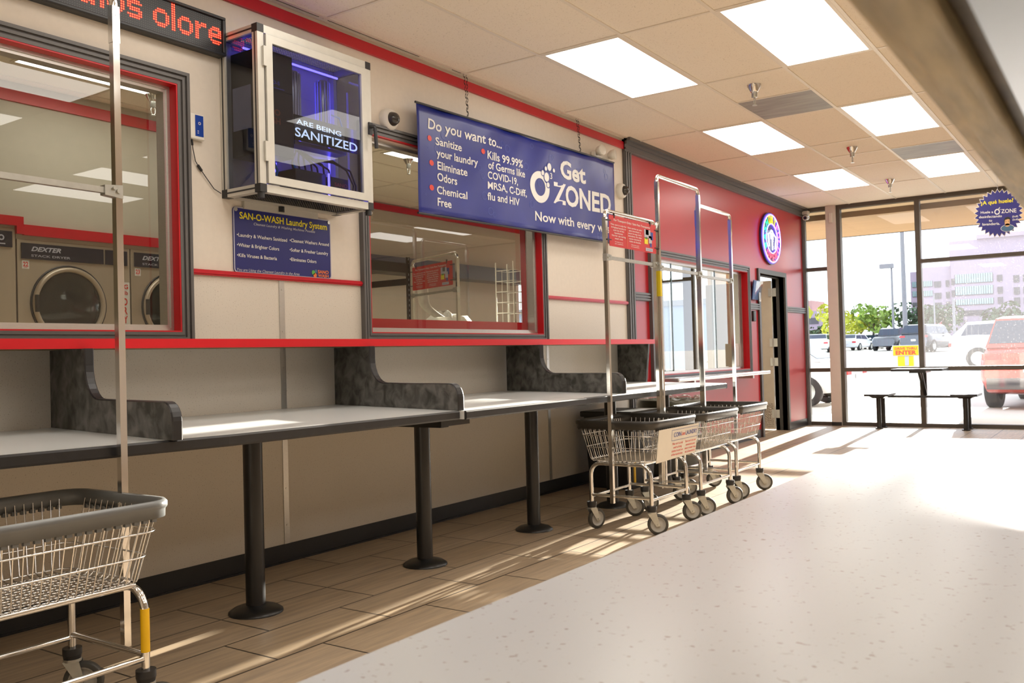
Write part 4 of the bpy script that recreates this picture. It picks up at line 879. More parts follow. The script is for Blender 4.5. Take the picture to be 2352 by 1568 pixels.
b = MB(); b.box(.03, .12, 12.86, 12.95, 2.985, 3.04); b.build('mount', 'whiteplastic', t, bevel=.01)
b = MB(); b.cyl((.075, 12.96, 2.955), (.085, 12.83, 2.935), .036, n=16); b.cyl((.085, 12.828, 2.935), (.0855, 12.822, 2.934), .024, n=14, mat=1); b.build('barrel', ['whiteplastic', 'drglass'], t)
b = MB(); b.box(.385, .435, YF - .12, YF - .09, 2.84, 2.98); tag(b.build('motion_sensor', 'whiteplastic', loc=(.41, YF - .1, 2.9), bevel=.008), 'small white sensor box high on the white window pillar', 'sensor')
# neon sign
yc, zc = 11.50, 2.523; ru, rv = .372, .338
t = thing('neon_sign', 'round wash dry fold open neon sign glowing above the doorway', 'neon sign', (.05, yc, zc))
E_ = lambda ru, rv, x, n=48: [(x, yc + ru * math.cos(2 * PI * i / n), zc + rv * math.sin(2 * PI * i / n)) for i in range(n)]
b = MB(); A = E_(ru, rv, .004); B_ = E_(ru, rv, .03); n = 48; b.add(A + B_, [(i, (i + 1) % n, n + (i + 1) % n, n + i) for i in range(n)]); b.add(B_, [tuple(range(n))]); b.build('backing', 'signback', t)
b = MB(); b.tube(E_(ru * .93, rv * .93, .04), .008, 6, closed=True); b.tube(E_(ru * .55, rv * .55, .04), .007, 6, closed=True); b.build('blue_tube', 'neonblue', t)
b = MB(); b.tube(E_(ru * .90, rv * .90, .045), .0025, 6, closed=True); b.tube(E_(ru * .57, rv * .57, .045), .0022, 6, closed=True); b.build('pale_tube', 'neonwhite', t)
def arc_word(word, a0, a1, mat, flip=False):
    b = MB()
    for i, ch in enumerate(word):
        a = math.radians(a0 + (a1 - a0) * i / (len(word) - 1)); vs, fs = glyphs(ch, 0, .03); w = max(v[0] for v in vs) - min(v[0] for v in vs); mx = (max(v[0] for v in vs) + min(v[0] for v in vs)) / 2
        rot = a - PI / 2 if not flip else a + PI / 2; h = .105; k = h / CAP; kw = min(k, .085 / w)
        b.add([(.044, yc + ru / .355 * (.262 * math.cos(a)) + ((p[0] - mx) * kw * math.cos(rot) - (p[1] * k - h / 2) * math.sin(rot)), zc + rv / .355 * (.262 * math.sin(a)) + ((p[0] - mx) * kw * math.sin(rot) + (p[1] * k - h / 2) * math.cos(rot))) for p in vs], fs)
    b.build('word_tube', mat, t)
arc_word('WASH', 205, 130, 'neongreen'); arc_word('DRY', 103, 62, 'neonyellow'); arc_word('FOLD', 40, -32, 'neonpink'); arc_word('OPEN', 232, 302, 'neonred', True)
b = MB(); q = lambda y, z: (.046, yc + y, zc + z)
b.tube([q(-.12, -.11), q(-.15, .05), q(-.05, .075), q(-.01, .03), q(.03, .075), q(.15, .02), q(.10, -.13)], .0075, 6); b.tube([q(-.05, .075), q(-.03, .105), q(.01, .10), q(.03, .075)], .0075, 6); b.tube([q(0, .03), q(.005, -.15)], .0075, 6); b.tube([q(-.06, .08), q(-.03, -.005), q(0, .03)], .007, 6); b.tube([q(.035, .08), q(.03, -.01), q(0, .03)], .007, 6)
for z in (-.03, -.10): b.tube([q(.002, z), q(.03, z - .004)], .006, 6)
b.build('shirt_tube', 'neonwhite', t)
# brochure holder, card reader, notice, ledge
t = thing('brochure_holder', 'clear brochure holder on the red wall left of the doorway', 'brochure holder', (.03, 10.85, 1.7))
b = MB(); b.hexa([(x, y, z) for z, e in ((1.70, .012), (1.93, .05)) for y in (10.74, 10.97) for x in (.002, .04 + e)]); b.build('pocket', 'acrylic', t)
b = MB(); b.hexa([(x + e, y, z) for z, e in ((1.71, 0), (1.945, .03)) for y in (10.755, 10.955) for x in (.012, .024)]); b.box(.045, .05, 10.93, 10.99, 1.69, 1.80, 1); b.build('leaflet', ['brochure', 'ink_white'], t)
b = MB(); b.box(.001, .03, 10.77, 10.86, 1.44, 1.57); tag(b.build('card_reader', 'blackplastic', loc=(.01, 10.81, 1.5), bevel=.01), 'small black reader on the red wall below the brochure holder', 'card reader')
b = MB(); b.box(-.066, -.064, 10.27, 10.56, .90, 1.17); tag(b.build('paper_notice', 'paper', loc=(-.065, 10.4, 1.03)), 'printed paper notice taped low on the service window glass', 'notice')
t = thing('service_ledge', 'polished metal ledge below the service window in the red wall', 'ledge', (.15, 9.2, .8))
b = MB(); b.box(.002, .27, 7.97, 10.62, .80, .838); b.build('top', 'counter', t, bevel=.012, seg=3)
for y in (8.5, 10.2): b = MB(); b.box(.02, .20, y, y + .04, .76, .80); b.build('bracket', 'alu', t)
# star-shaped hanging sign
t = thing('star_sign', 'indigo star-edged ozone sign hanging before the front window', 'sign', (2.64, 11.5, 2.56))
def star(ro, ri, d, n=30, a0=-.09):
    return [(2.640 + (ro if i % 2 == 0 else ri) * .90 * math.cos(a0 + PI * i / n), 11.5 + d, 2.560 + (ro if i % 2 == 0 else ri) * math.sin(a0 + PI * i / n)) for i in range(2 * n)]
b = MB(); A = star(.278, .240, 0); B_ = star(.278, .240, .004); n = 60; b.add(A + B_, [(i, (i + 1) % n, n + (i + 1) % n, n + i) for i in range(n)]); C2 = [(2.640, 11.5, 2.560)]; b.add(A + C2, [(i, (i + 1) % n, n) for i in range(n)]); b.add(B_ + [(2.64, 11.504, 2.56)], [(i, (i + 1) % n, n) for i in range(n)]); b.build('edge', 'signcream', t)
b = MB(); A = star(.268, .229, -.001); b.add(A + [(2.640, 11.499, 2.560)], [(i, (i + 1) % n, n) for i in range(n)]); b.build('face', 'starblue', t)
f = onfront(11.4975); sl = -.045
b = MB(); text(b, f, '\u00bfA qu\u00e9 huele?', 2.467, 2.793, 2.672, .042, slope=-.01, bold=.02); b.build('yellow_lettering', 'ink_yellow', t)
b = MB()
for q, a, c, v, h in (('Huele a', 2.462, 2.588, 2.573, .027), ('ZONE', 2.668, 2.819, 2.556, .043), ('desinfectando', 2.443, 2.674, 2.522, .027), ('tu', 2.542, 2.573, 2.474, .026), ('lavander\u00eda.', 2.474, 2.652, 2.436, .028), ('(Sniff)', 2.776, 2.833, 2.497, .018), ('(Sniff)', 2.777, 2.833, 2.462, .018)): text(b, f, q, a, c, v, h, slope=sl)
disc(b, f, 2.628, 2.576, .028, .033, 24, ring=.62)
for u, v, r_ in ((2.648, 2.612, .006), (2.66, 2.60, .004), (2.64, 2.60, .004), (2.655, 2.622, .004)): disc(b, f, u, v, r_)
b.build('white_lettering', 'ink_white', t)
b = MB()
disc(b, f, 2.725, 2.382, .068, .040, 24); fa = onfront(11.4968); disc(b, fa, 2.725, 2.382, .064, .036, 24, mat=1); fb_ = onfront(11.4961); quad(b, fb_, 2.700, 2.750, 2.412, 2.485, 2); disc(b, fb_, 2.725, 2.415, .025, .018, 16, mat=2); fc_ = onfront(11.4955)
b.add([fc_(2.692, 2.470), fc_(2.697, 2.440), fc_(2.704, 2.475), fc_(2.735, 2.482), fc_(2.752, 2.475), fc_(2.757, 2.452), fc_(2.760, 2.490), fc_(2.735, 2.508), fc_(2.705, 2.500)], [(0, 1, 2), (0, 2, 8), (2, 3, 7, 8), (3, 4, 6, 7), (4, 5, 6)], 3)
for u in (2.712, 2.738): disc(b, fc_, u, 2.458, .004, mat=3)
b.build('printed_figure', ['ink_white', 'teal', 'skin', 'ink_black'], t)
b = MB(); b.tube([(2.64, 11.5, 2.82), (2.64, 11.5, HC)], .001, 4); b.build('string', 'ink_dim', t)

# ================================================================ BENCH UNIT AT THE FRONT WINDOW
t = thing('bench_table', 'small white window table with two attached bench seats by the front glass', 'bench table', (1.55, 12.7, 0))
for x0, x1 in ((.885, 1.195), (1.925, 2.235)):
    b = MB(); P = rrect(x0, x1, 12.45, 12.93, .03, 4); b.prism(P, lambda p, q, c: (p, q, c), .435, .462, side=1); st = b.build('seat', ['white', 'edge'], t)
    b = MB(); b.hexa([(x, y, z) for z, e in ((.405, .04), (.434, 0)) for y in (12.52 + e, 12.88 - e) for x in (x0 + .05 + e, x1 - .05 - e)]); b.build('seat_plate', 'black', st)
b = MB(); P = rrect(1.235, 1.855, 12.42, 12.96, .04, 4); b.prism(P, lambda p, q, c: (p, q, c), .762, .79, side=1); tt = b.build('tabletop', ['white', 'edge'], t)
b = MB(); b.box(1.44, 1.64, 12.55, 12.9, .735, .761); b.build('table_plate', 'black', tt)
b = MB(); b.tube([(1.55, 12.60, .74), (1.56, 12.93, .42)], .014, square=True); b.tube([(1.58, 12.62, .74), (1.575, 12.93, .42)], .008, square=True); b.box(1.54, 1.58, 12.92, 12.96, .40, .75); b.build('table_bracket', 'black', t)
for x in (1.04, 2.08):
    for y in (12.60, 12.84):
        b = MB(); b.cyl((x, y, 0), (x, y, .41), .03, n=14); b.cyl((x, y, 0), (x, y, .012), .05, n=14); b.build('leg', 'black', t)
b = MB(); b.box(1.04, 2.08, 12.83, 12.87, .40, .43); b.build('connecting_bar', 'black', t)

# ================================================================ ROOM BEHIND THE WINDOWS
def dryer(y0, w, top, num, lab):
    t = thing('stack_dryer', lab, 'dryer', (-2.5, y0 + w / 2, 0), 'stack dryers'); x = -2.497; y1 = y0 + w
    b = MB(); b.box(-2.74, x, y0 + .004, y1 - .004, 0, top); b.build('front_panel', 'dryer', t, bevel=.004)
    b = MB(); b.box(x, x + .012, y0 + .03, y0 + w * .74, top - .135, top - .025); b.box(x, x + .012, y0 + w * .76, y1 - .03, top - .135, top - .025); cp = b.build('control_panel', 'darkblue', t)
    f = onwall(x + .0135); b = MB(); text(b, f, 'DEXTER', y0 + w * .11, y0 + w * .36, top - .078, .030, shear=.35, bold=.03); text(b, f, 'STACK DRYER', y0 + w * .11, y0 + w * .44, top - .118, .015)
    disc(b, f, y0 + w * .88, top - .072, .020, ring=.55); quad(b, f, y0 + w * .85, y0 + w * .91, top - .118, top - .110); b.build('lettering', 'ink_dim', cp)
    for zc in (top - .447, top - 1.37):
        yc_ = y0 + w * .432; k_ = .766
        b = MB(); b.lathe([(r_ * k_, h_) for r_, h_ in ((.355, 0), (.352, .02), (.335, .035), (.315, .03), (.305, .012))], (x, yc_, zc), (1, 0, 0), 40); d = b.build('door', 'dryer', t)
        b = MB(); b.lathe([(r_ * k_, h_) for r_, h_ in ((.372, 0), (.37, .008), (.356, .010), (.354, 0))], (x, yc_, zc), (1, 0, 0), 40); b.build('gasket', 'blackplastic', d)
        b = MB(); b.lathe([(r_ * k_, h_) for r_, h_ in ((.306, .012), (.25, .03), (.12, .05), (0, .055))], (x, yc_, zc), (1, 0, 0), 36); b.build('window', 'drglass', d)
        b = MB(); b.box(x + .03, x + .055, yc_ - .265, yc_ - .245, zc - .06, zc + .06); b.build('handle', 'blackplastic', d)
    b = MB(); quad(b, onwall(x + .002), y0 + .035, y0 + .085, top - .205, top - .145); pl = b.build('number_plate', 'ink_white', t)
    b = MB(); text(b, onwall(x + .003), num, y0 + .042, y0 + .078, top - .188, .030, bold=.03); quad(b, onwall(x + .003), y0 + .048, y0 + .072, top - .198, top - .195); b.build('number', 'ink_red', pl)
    return t
dryer(3.180, .858, 1.997, '22', 'stack dryer numbered 22 behind the first window glass')
dryer(4.040, .858, 1.997, '23', 'stack dryer numbered 23 at the right edge of the first window')
dryer(2.310, .868, 2.068, '21', 'taller stack dryer cut off at the left edge of the first window')
t = thing('dry_sign', 'white and red big dry placard between dryers 22 and 23', 'sign', (-2.49, 3.97, 1.5))
b = MB(); b.box(-2.495, -2.490, 3.925, 4.025, 1.15, 1.735); b.build('face', 'ink_white', t)
b = MB(); f = onwall(-2.4885); text(b, f, 'BIG', 3.935, 4.012, 1.685, .032, bold=.03); text(b, f, '35lb', 3.945, 4.010, 1.64, .028, bold=.02)
for i, c in enumerate('DRYER'): text(b, f, c, 3.97, 4.005, 1.56 - .068 * i, .052, bold=.04)
b.build('red_lettering', 'ink_red', t)
b = MB(); b.box(-2.5, -2.47, 2.30, 3.22, 2.085, 2.15); b.box(-2.5, -2.47, 3.172, 3.222, 2.03, 2.085); b.box(-2.5, -2.47, 3.222, 4.92, 2.025, 2.098); struct(b.build('trim_10', 'redtrim'))
b = MB(); b.box(-2.5, -2.48, -3, 5.6, 2.95, 3.03); b.box(-3.95, -3.93, 5.6, YF, 2.99, 3.07); struct(b.build('trim_11', 'redtrim'))
# steel rack, linen, cart with sign, wire tower
t = thing('storage_rack', 'black slotted-steel storage rack seen at the left of the second window', 'rack', (-1.0, 4.9, 0))
for x in (-.80, -1.26):
    for y in (4.32, 5.33):
        b = MB(); b.box(x - .02, x + .02, y - .003, y + .003, 0, 1.885); b.box(x - .003, x + .003, y - .022, y + .003, 0, 1.885)
        for k in range(46): z = .06 + .04 * k; b.box(x - .012, x - .006, y - .0042, y - .003, z, z + .018, 1); b.box(x + .006, x + .012, y - .0042, y - .003, z, z + .018, 1)
        b.build('post', ['rackmetal', 'ink_dim'], t)
for z in (1.76, 1.29, .62):
    b = MB()
    for x in (-.80, -1.26): b.box(x - .012, x + .012, 4.32, 5.33, z, z + (.075 if z > 1.5 else .05))
    for y in (4.32, 5.33): b.box(-1.26, -.80, y - .01, y + .01, z - (.09 if z > 1.5 else 0), z + (-.04 if z > 1.5 else .05))
    b.box(-1.25, -.81, 4.33, 5.32, z + .02, z + .03); b.build('shelf_level', 'rackmetal', t)
def heap(name, label, cat, c, rx, ry, h, mat, seed, grp=None):
    R_ = random.Random(seed); b = MB(); n, m = 28, 9; vs = []
    for k in range(m + 1):
        a = PI / 2 * k / m
        for i in range(n):
            q = 2 * PI * i / n; w = 1 + .12 * math.sin(3 * q + seed) + .08 * math.sin(5 * q - seed + k) + R_.uniform(-.05, .05)
            vs.append((c[0] + rx * math.cos(a) * math.cos(q) * w, c[1] + ry * math.cos(a) * math.sin(q) * w, c[2] + h * math.sin(a) * (1 + R_.uniform(-.08, .08))))
    b.add(vs, [(k * n + i, k * n + (i + 1) % n, (k + 1) * n + (i + 1) % n, (k + 1) * n + i) for k in range(m) for i in range(n)], 0, True); b.add(vs[:n], [tuple(reversed(range(n)))])
    return tag(b.build(name, mat, loc=c), label, cat, grp)
heap('cloth_mound', 'tan cloth mound lying on the black rack shelf', 'cloth', (-1.03, 5.19, 1.322), .15, .13, .085, 'tan', 2)
cR = make_cart('laundry_cart', 'laundry cart with a red sign seen through the second window', 0, 0, hp=1.90, hb=1.615, group='laundry carts behind the glass')
ang = math.atan2(.22, -.61) - PI / 2; cR.location = (-.755, 5.59, 0); cR.rotation_euler = (0, 0, ang)
ux = Vector((.61, -.22, 0)).normalized(); nz_ = Vector((-.22, -.61, 0)).normalized(); o_ = Vector((-.755, 5.59, 0)) + nz_ * .018 - ux * .315
transport_sign('red transport-only sign tied to the cart behind the second window', lambda u, v: tuple(o_ + ux * u + Vector((0, 0, v))), tuple(nz_), .63, .19, 1.655, 'red transport-only signs')
t = thing('linen_table', 'plain work table carrying white linen behind the second window', 'table', (-1.3, 6.4, 0))
b = MB(); b.box(-1.78, -.88, 5.95, 6.85, 1.05, 1.09); b.build('tabletop', 'white', t)
for x in (-1.72, -.94):
    for y in (6.0, 6.8): b = MB(); b.box(x - .02, x + .02, y - .02, y + .02, 0, 1.05); b.build('leg', 'black', t)
heap('linen_heap', 'white linen heap on the work table behind the second window', 'linen', (-1.3, 6.4, 1.09), .36, .39, .41, 'linen', 5)
b = MB(); n = 14; vs = []
for i in range(n + 1):
    k = i / n; x = -1.27 + .02 * math.sin(k * 3) + .2 * max(0, k - .6) ** 1.3 * 2; z = 1.75 - .30 * k * (1.2 - .2 * k); y = 6.04 + .16 * max(0, k - .5)
    vs += [(x - .055, y, z), (x + .055, y - .01, z), (x + .055, y + .015, z), (x - .055, y + .025, z)]
b.add(vs, [(4 * i + k, 4 * i + (k + 1) % 4, 4 * i + 4 + (k + 1) % 4, 4 * i + 4 + k) for i in range(n) for k in range(4)] + [(3, 2, 1, 0), (4 * n, 4 * n + 1, 4 * n + 2, 4 * n + 3)], 0, True)
tag(b.build('folded_towel', 'linen', loc=(-1.27, 6.05, 1.5)), 'pale towel standing up out of the white linen heap', 'towel')
t = thing('wire_tower', 'tall white wire display tower at the right of the second window', 'display rack', (-1.0, 7.03, 0))
b = MB(); X0, X1, Y0_, Y1_ = -1.10, -.90, 6.93, 7.12
for x in (X0, X1):
    for y in (Y0_, Y1_): b.cyl((x, y, 0), (x, y, 1.98), .006, n=6)
b.build('uprights', 'whiteplastic', t)
b = MB()
for k in range(18): z = .20 + .1 * k; b.tube([(X0, Y0_, z), (X1, Y0_, z), (X1, Y1_, z), (X0, Y1_, z)], .004, 5, closed=True)
for x in (X0 + .07, X0 + .15): b.cyl((x, Y0_, .2), (x, Y0_, 1.9), .003, n=5); b.cyl((x, Y1_, .2), (x, Y1_, 1.9), .003, n=5)
b.build('wire_grid', 'whiteplastic', t)
t = thing('wall_cupboard', 'long dark cupboard high on the far wall behind the second window', 'cupboard', (-3.8, 9.8, 2.16))
b = MB(); b.box(-3.93, -3.62, 7.2, 11.35, 2.17, 2.36); b.build('body', 'darkblue', t); b = MB(); b.box(-3.63, -3.60, 7.2, 11.35, 2.16, 2.185); b.build('lower_rail', 'blackplastic', t)
b = MB(); mitre(b, 11.45, 11.9, 1.25, 2.35, -.05, .02, -3.99, -3.92); w = struct(b.build('window_12', 'whiteplastic')); b = MB(); b.box(-3.99, -3.985, 11.45, 11.9, 1.25, 2.35); b.build('pane', 'frontglass', w)

# ================================================================ OUTSIDE
def car(label, color, c, yaw, L=4.5, Wd=1.8, H=1.45, kind='sedan', grp='cars in the parking lot', detail=True):
    t = thing('car', label, 'car', (c[0], c[1], c[2]), grp); t.rotation_euler = (0, 0, yaw); ROOT[t.name] = Vector((0, 0, 0))
    h = L / 2; bl = H * .60
    if kind == 'sedan': st = [(-h, .36, .55, .82), (-h + .12, .30, .66, .92), (-h + .9, .22, .68, .99), (-.3, .20, .66, 1), (h - 1.3, .22, .64, 1), (h - .35, .28, .52, .94), (h - .03, .36, .45, .80)]; roof = [(-h + .55, .66), (-h + 1.25, .98), (-.1, 1.0), (.55, .95), (h - 1.15, .64)]
    elif kind == 'hatch': st = [(-h, .36, .60, .86), (-h + .10, .28, .70, .95), (-h + .8, .22, .70, 1), (0, .20, .68, 1), (h - 1.1, .22, .64, 1), (h - .3, .28, .52, .93), (h - .03, .36, .44, .80)]; roof = [(-h + .10, .70), (-h + .55, .97), (0, 1.0), (.5, .96), (h - .95, .64)]
    else: st = [(-h, .34, .60, .88), (-h + .08, .26, .66, .97), (-h + .7, .2, .66, 1), (0, .18, .66, 1), (h - 1.2, .2, .64, 1), (h - .2, .26, .58, .96), (h - .02, .34, .50, .86)]; roof = [(-h + .06, .66), (-h + .35, .97), (-h + .9, 1.0), (.4, 1.0), (.85, .95), (h - 1.25, .64)]
    b = MB(); vs = []; sec = []
    for x, zl, zh, wf in st:
        w = Wd / 2 * wf; a, d = zl * H * .75, zh * H
        vs += [(x, -w * .88, a), (x, -w, a + (d - a) * .3), (x, -w * .98, a + (d - a) * .75), (x, -w * .86, d), (x, w * .86, d), (x, w * .98, a + (d - a) * .75), (x, w, a + (d - a) * .3), (x, w * .88, a)]
    n = 8; m = len(st)
    b.add(vs, [(k * n + i, k * n + (i + 1) % n, (k + 1) * n + (i + 1) % n, (k + 1) * n + i) for k in range(m - 1) for i in range(n)], 0, True); b.add(vs[:n], [tuple(range(n))]); b.add(vs[-n:], [tuple(reversed(range(n)))])
    vs = []
    for x, z in roof:
        w = Wd / 2 * (.86 - .16 * max(0, (z - .66) / .34)); vs += [(x, -w, z * H), (x, w, z * H)]
    k = len(roof); low = [(x, s_ * Wd / 2 * .87, .64 * H) for x in (roof[0][0], roof[-1][0]) for s_ in (-1, 1)]
    fs = [(2 * i, 2 * i + 2, 2 * i + 3, 2 * i + 1) for i in range(k - 1)] + [tuple(2 * i for i in range(k)), tuple(2 * i + 1 for i in reversed(range(k)))]
    b.add(vs, fs, 0, False); b.build('body', color, t)
    g = lambda x, z, s_: (x, s_ * (Wd / 2 * (.86 - .16 * max(0, (z - .66) / .34)) + .006), z * H)
    for s_ in (-1, 1):
        b = MB(); x0, x1 = roof[1][0] - .1, roof[-2][0] + .25; xm = (x0 + x1) / 2 - .05
        b.add([g(x0 - .1, .69, s_), g(xm - .04, .68, s_), g(xm - .04, .93, s_), g(x0 + .1, .91, s_)], [(0, 1, 2, 3)]); b.add([g(xm + .04, .68, s_), g(x1 + .1, .68, s_), g(x1 - .32, .92, s_), g(xm + .04, .93, s_)], [(0, 1, 2, 3)]); b.build('side_window', 'carglass', t)
    def slope(a, c_, k0, k1, wd):
        p = Vector((a[0], 0, a[1] * H)).lerp(Vector((c_[0], 0, c_[1] * H)), k0); q = Vector((a[0], 0, a[1] * H)).lerp(Vector((c_[0], 0, c_[1] * H)), k1); nn = Vector((-(q.z - p.z), 0, q.x - p.x)).normalized(); nn = nn if nn.z > 0 else -nn; nn *= .008
        return [(p.x + nn.x, -wd, p.z + nn.z), (p.x + nn.x, wd, p.z + nn.z), (q.x + nn.x, wd * .88, q.z + nn.z), (q.x + nn.x, -wd * .88, q.z + nn.z)]
    b = MB(); b.add(slope(roof[0], roof[1], .14, .92, Wd * .40), [(0, 1, 2, 3)]); b.build('rear_window', 'carglass', t)
    b = MB(); b.add(slope(roof[-1], roof[-2], .10, .95, Wd * .40), [(0, 1, 2, 3)]); b.build('windscreen', 'carglass', t)
    wr = H * .225
    for x in (-h + .85, h - .85):
        for s_ in (-1, 1):
            cc = (x, s_ * (Wd / 2 - .10), wr); b = MB(); b.lathe([(wr * .62, -.11), (wr * .95, -.115), (wr, -.09), (wr, .09), (wr * .95, .115), (wr * .62, .11)], cc, (0, s_, 0), 22); wh = b.build('wheel', 'carrubber', t)
            b = MB(); b.lathe([(wr * .64, .105), (wr * .58, .09), (wr * .2, .085), (0, .10)], cc, (0, s_, 0), 10); b.build('wheel_disc', 'steel', wh)
    for s_ in (-1, 1):
        b = MB(); zz = H * (.50 if kind != 'suv' else .56); b.box(-h - .012, -h + .10, min(s_ * Wd * .28, s_ * Wd * .455), max(s_ * Wd * .28, s_ * Wd * .455), zz - .05, zz + .07); b.build('tail_light', 'taillight', t)
        b = MB(); b.box(h - .22, h - .03, min(s_ * Wd * .26, s_ * Wd * .42), max(s_ * Wd * .26, s_ * Wd * .42), H * .40, H * .46); b.build('headlight', 'headlight', t)
        b = MB(); b.ball((roof[-1][0] - .45, s_ * (Wd / 2 + .09), .70 * H), .11, 12, sq=(.6, 1.1, .75)); b.build('mirror', color, t)
    b = MB(); b.box(-h - .02, -h + .05, -Wd * .42, Wd * .42, H * .22, H * .34); b.box(h - .06, h + .01, -Wd * .40, Wd * .40, H * .20, H * .32); b.build('bumper', 'carblack' if kind == 'suv' else color, t)
    b = MB(); b.box(-h - .026, -h - .012, -.16, .16, H * .40, H * .47); b.build('number_plate', 'ink_white', t)
    return t
UP = PI / 2
car('white sedan outside the service window, nose pointing left', 'carwhite', (-3.35, 20.3, GZ(20.3)), PI, 4.5, 1.8, 1.46, 'sedan')
car('red sport utility car parked right outside the front window, rear towards the glass', 'carred', (2.55, 21.3, GZ(21.3)), UP - .10, 4.6, 1.86, 1.78, 'suv')
car('white hatchback parked side-on behind the red car', 'carwhite', (.92, 33.6, GZ(33.6)), .08, 4.3, 1.8, 1.60, 'hatch')
car('dark blue-black sport utility car seen from behind the window mullion', 'carblack', (-7.5, 66.0, GZ(66)), UP - .22, 4.9, 1.98, 1.85, 'suv')
car('black sport utility car nose-on, left of the yellow drive-through sign', 'carblack', (-11.84, 76.0, GZ(76)), -UP - .1, 4.8, 1.95, 1.80, 'suv')
car('pale silver-white hatchback parked among the cars below the green trees', 'carwhite', (-16.65, 84.0, GZ(84)), UP - .12, 4.4, 1.78, 1.46, 'hatch')
car('dark sedan parked just right of the pale hatchback', 'carblue', (-17.5, 93.0, GZ(93)), UP - 2.7, 4.5, 1.78, 1.42, 'sedan')
car('maroon sedan between the dark sedan and the black utility car', 'carmaroon', (-18.6, 101, GZ(101)), UP + .6, 4.5, 1.78, 1.42, 'sedan')
car('white hatchback seen from behind in the narrow pane left of the pillar', 'carwhite', (-16.95, 74.0, GZ(74)), UP + .15, 4.2, 1.75, 1.5, 'hatch')
car('blue-grey hatchback partly hidden behind the white pillar', 'carblue', (-18.4, 80.5, GZ(80.5)), UP + .2, 4.2, 1.75, 1.5, 'hatch')
car('dark sedan parked in the row behind, beneath the trees', 'carblack', (-24.4, 108.0, GZ(108)), UP + .5, 4.5, 1.8, 1.45, 'sedan')
# drive-through sign
t = thing('drive_thru_sign', 'yellow drive thru enter sign on a yellow post in the lot', 'sign', (-3.34, 37, GZ(37)))
b = MB(); b.box(-3.83, -2.86, 36.97, 37.03, .70, 1.12); b.build('border', 'ink_dim', t)
b = MB(); b.box(-3.80, -2.89, 36.962, 36.97, .725, 1.095); b.build('face', 'yellow', t)
f = onfront(36.958); b = MB(); text(b, f, 'DRIVE THRU', -3.74, -2.95, .945, .09, bold=.03); text(b, f, 'ENTER', -3.71, -2.97, .765, .14, bold=.04); b.build('lettering', 'ink_red', t)
b = MB(); b.box(-3.65, -3.10, 37.0, 37.2, GZ(37), .70); b.build('post', 'yellow2', t)
b = MB(); b.box(-3.39, -3.25, 36.985, 37.0, GZ(37) + .02, .69); b.build('label_strip', 'ink_dim', t)
def lamp_pole(x, y, h, r, head, lab):
    z = GZ(y); t = thing('light_pole', lab, 'light pole', (x, y, z), 'poles in the parking lot')
    b = MB(); b.cyl((x, y, z), (x, y, z + h), r, r * .8, 10); b.build('shaft', 'pole', t)
    if head: b = MB(); b.box(x - .9, x + .15, y - .2, y + .2, z + h - .1, z + h + .25); b.build('lamp_head', 'pole', t)
lamp_pole(-12.2, 78, 6.8, .10, True, 'slim light pole with a flat lamp head left of the tall pole')
lamp_pole(-9.75, 70, 14.0, .17, False, 'tall thick pole rising above the frame of the middle pane')
lamp_pole(-9.1, 78, 4.4, .07, False, 'thin pale pole in front of the office building wall')
lamp_pole(-8.0, 80, 4.0, .12, False, 'short pole right of the thin pale pole by the office building')
# office building
t = thing('office_building', 'large white office building coloured in lilac shade, with ribbon windows beyond the parking lot', 'building', (-10, 118, 1.2))
bz = 1.2
def wallbox(b, x0, x1, y0, y1, z0, z1): b.box(x0, x1, y0, y1, z0, z1)
b = MB(); b.box(-17.2, -12.4, 112, 126, bz, 9.6); b.box(-15.9, -12.6, 110.5, 112, bz, 9.9); b.box(-12.6, 4, 110, 126, bz, 10.3); b.build('wall', 'brick', t)
b = MB(); b.box(-13.3, 2, 114, 126, 9.6, 12.95); b.box(-10.4, 0, 113.5, 126, 12.95, 13.4); b.build('roof_block', 'brick', t)
def ribbon(x0, x1, y, z, h, mat, k):
    b = MB(); b.box(x0, x1, y - .04, y, z, z + h)
    o = b.build('window', mat, t); b = MB()
    for i in range(k + 1): xx = x0 + (x1 - x0) * i / k; b.box(xx - .03, xx + .03, y - .07, y - .04, z, z + h)
    b.box(x0, x1, y - .08, y, z - .08, z); b.build('window_bars', 'darkwin', o)
for z, h in ((7.85, .95), (6.55, .9), (5.45, .6)):
    ribbon(-12.2, -8.5, 110, z, h, 'farwin', 16); ribbon(-14.4, -13.75, 110.5, z - .2, .6, 'darkwin', 2); ribbon(-13.2, -12.9, 110.5, z - .2, .65, 'darkwin', 1); ribbon(-12.55, -12.3, 110, z - .1, .65, 'darkwin', 1); ribbon(-8.05, -7.6, 110, z, .65, 'darkwin', 1); ribbon(-6.5, -6.0, 110, z - .2, .7, 'darkwin', 1); ribbon(-5.6, -4.9, 110, z - .2, .7, 'darkwin', 2)
for z in (7.85, 6.75): ribbon(-17.0, -16.0, 112, z, .6, 'farwin', 7); ribbon(-15.7, -14.6, 110.5, z - .1, .6, 'farwin', 6)
ribbon(-17.0, -16.0, 112, 5.7, .35, 'darkwin', 4); ribbon(-12.0, -9.0, 110, 4.3, .5, 'darkwin', 5)
b = MB(); b.box(-15.4, -11.6, 108.5, 110.4, bz, 4.0); b.build('entrance_block', 'brick', t)
b = MB(); f = onfront(108.47); text(b, f, 'EMERGENCY', -15.0, -12.4, 3.3, .3, bold=.02); text(b, f, 'ENTRANCE', -15.0, -12.6, 2.85, .3, bold=.02); b.build('red_lettering', 'ink_red', t)
t = thing('red_brick_building', 'distant reddish building top in the narrow pane left of the pillar', 'building', (-31, 118, 1.2))
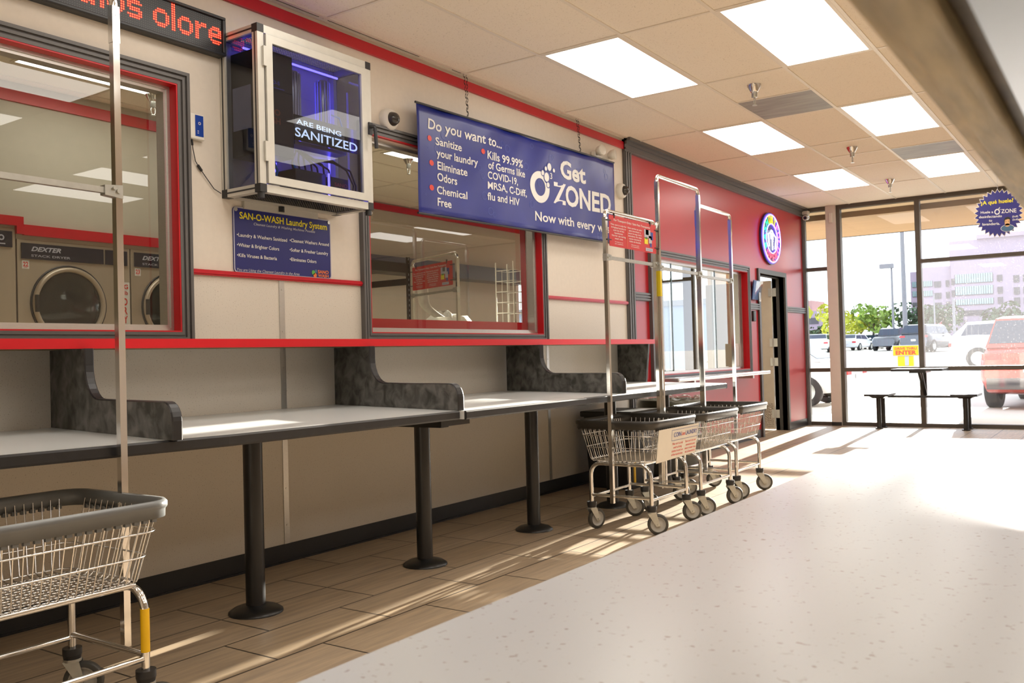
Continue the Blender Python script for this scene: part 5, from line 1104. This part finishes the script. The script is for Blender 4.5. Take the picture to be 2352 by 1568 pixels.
b = MB(); b.box(-34, -30.3, 118, 124, bz, 7.3); b.build('wall', pm('pale_red_wall', (.42, .26, .26), .8), t); b = MB(); b.box(-36, -28.5, 117, 118, bz, 5.9); b.build('lower_wall', 'brick', t); b = MB(); b.box(-33, -29.2, 116.95, 117, 4.2, 5.0); b.build('window', 'darkwin', t)
# trees
def tree(label, x, y, w, h, mat, seed, z0=1.0, n=620):
    R_ = random.Random(seed); z = GZ(y); t = thing('tree', label, 'tree', (x, y, z), 'trees beyond the parking lot')
    b = MB(); b.cyl((x, y, z), (x + .1, y, z + h * .6), .16, .08, 8)
    for k in range(4): a = R_.uniform(0, 6.28); b.cyl((x + .05, y, z + h * .4), (x + w * .3 * math.cos(a), y + w * .3 * math.sin(a), z + h * R_.uniform(.65, .9)), .06, .02, 6)
    b.build('trunk', 'bark', t)
    b = MB(); blobs = [(R_.uniform(-.33, .33) * w, R_.uniform(-.33, .33) * w, z0 + (h - z0) * R_.uniform(.25, .8), R_.uniform(.2, .34)) for _ in range(9)]
    for _ in range(n):
        bx, by, bzz, br = R_.choice(blobs); d = Vector((R_.gauss(0, 1), R_.gauss(0, 1), R_.gauss(0, 1))).normalized(); c = Vector((x + bx + d.x * br * w, y + by + d.y * br * w, z + min(h, max(z0 * .6, bzz + d.z * br * (h - z0) * .9)))); s_ = R_.uniform(.12, .30)
        u = Vector((R_.gauss(0, 1), R_.gauss(0, 1), R_.gauss(0, 1))).normalized(); v = u.cross(d).normalized() * s_; u = u * s_ * .7
        b.add([c - u, c + v, c + u, c - v], [(0, 1, 2, 3)])
    o = b.build('crown', mat, t); return t
tree('yellow-green tree in the narrow pane left of the pillar', -20.3, 92, 3.4, 4.6, 'leafy', 1)
tree('dark bush low in the narrow pane left of the pillar', -23.4, 96, 2.6, 2.6, 'leafd', 2, .5, 300)
tree('bright green tree just right of the white pillar', -17.2, 93, 4.2, 4.4, 'leaf', 3)
tree('bright yellow-green tree beside the green one right of the pillar', -19.1, 96, 3.4, 3.8, 'leafy', 4)
tree('dark bushy evergreen left of the slim light pole', -14.2, 96, 4.4, 4.4, 'leafd', 5)
tree('dark tree spreading between the two light poles', -11.8, 98, 4.4, 4.2, 'leafd', 6)
tree('dark green shrub before the office building entrance', -9.0, 104, 3.6, 2.6, 'leafd', 7, .5, 320)
tree('dim green tree right of the office entrance', -6.6, 104, 4.0, 4.6, 'leafd', 8)
tree('sparse leafy tree seen through the service window', -9.2, 42, 1.8, 3.6, 'leafy', 9, 1.2, 260)
t = thing('grey_warehouse', 'plain blue-grey building seen through the service window', 'building', (-15, 40, 0))
b = MB(); b.box(-24, -11.2, 38, 50, 0, 3.2); b.build('wall', pm('blue_grey_wall', (.26, .32, .44), .7), t); b = MB(); b.box(-24.1, -11.1, 37.9, 50, 3.2, 3.45); b.build('roof_edge', 'pole', t)
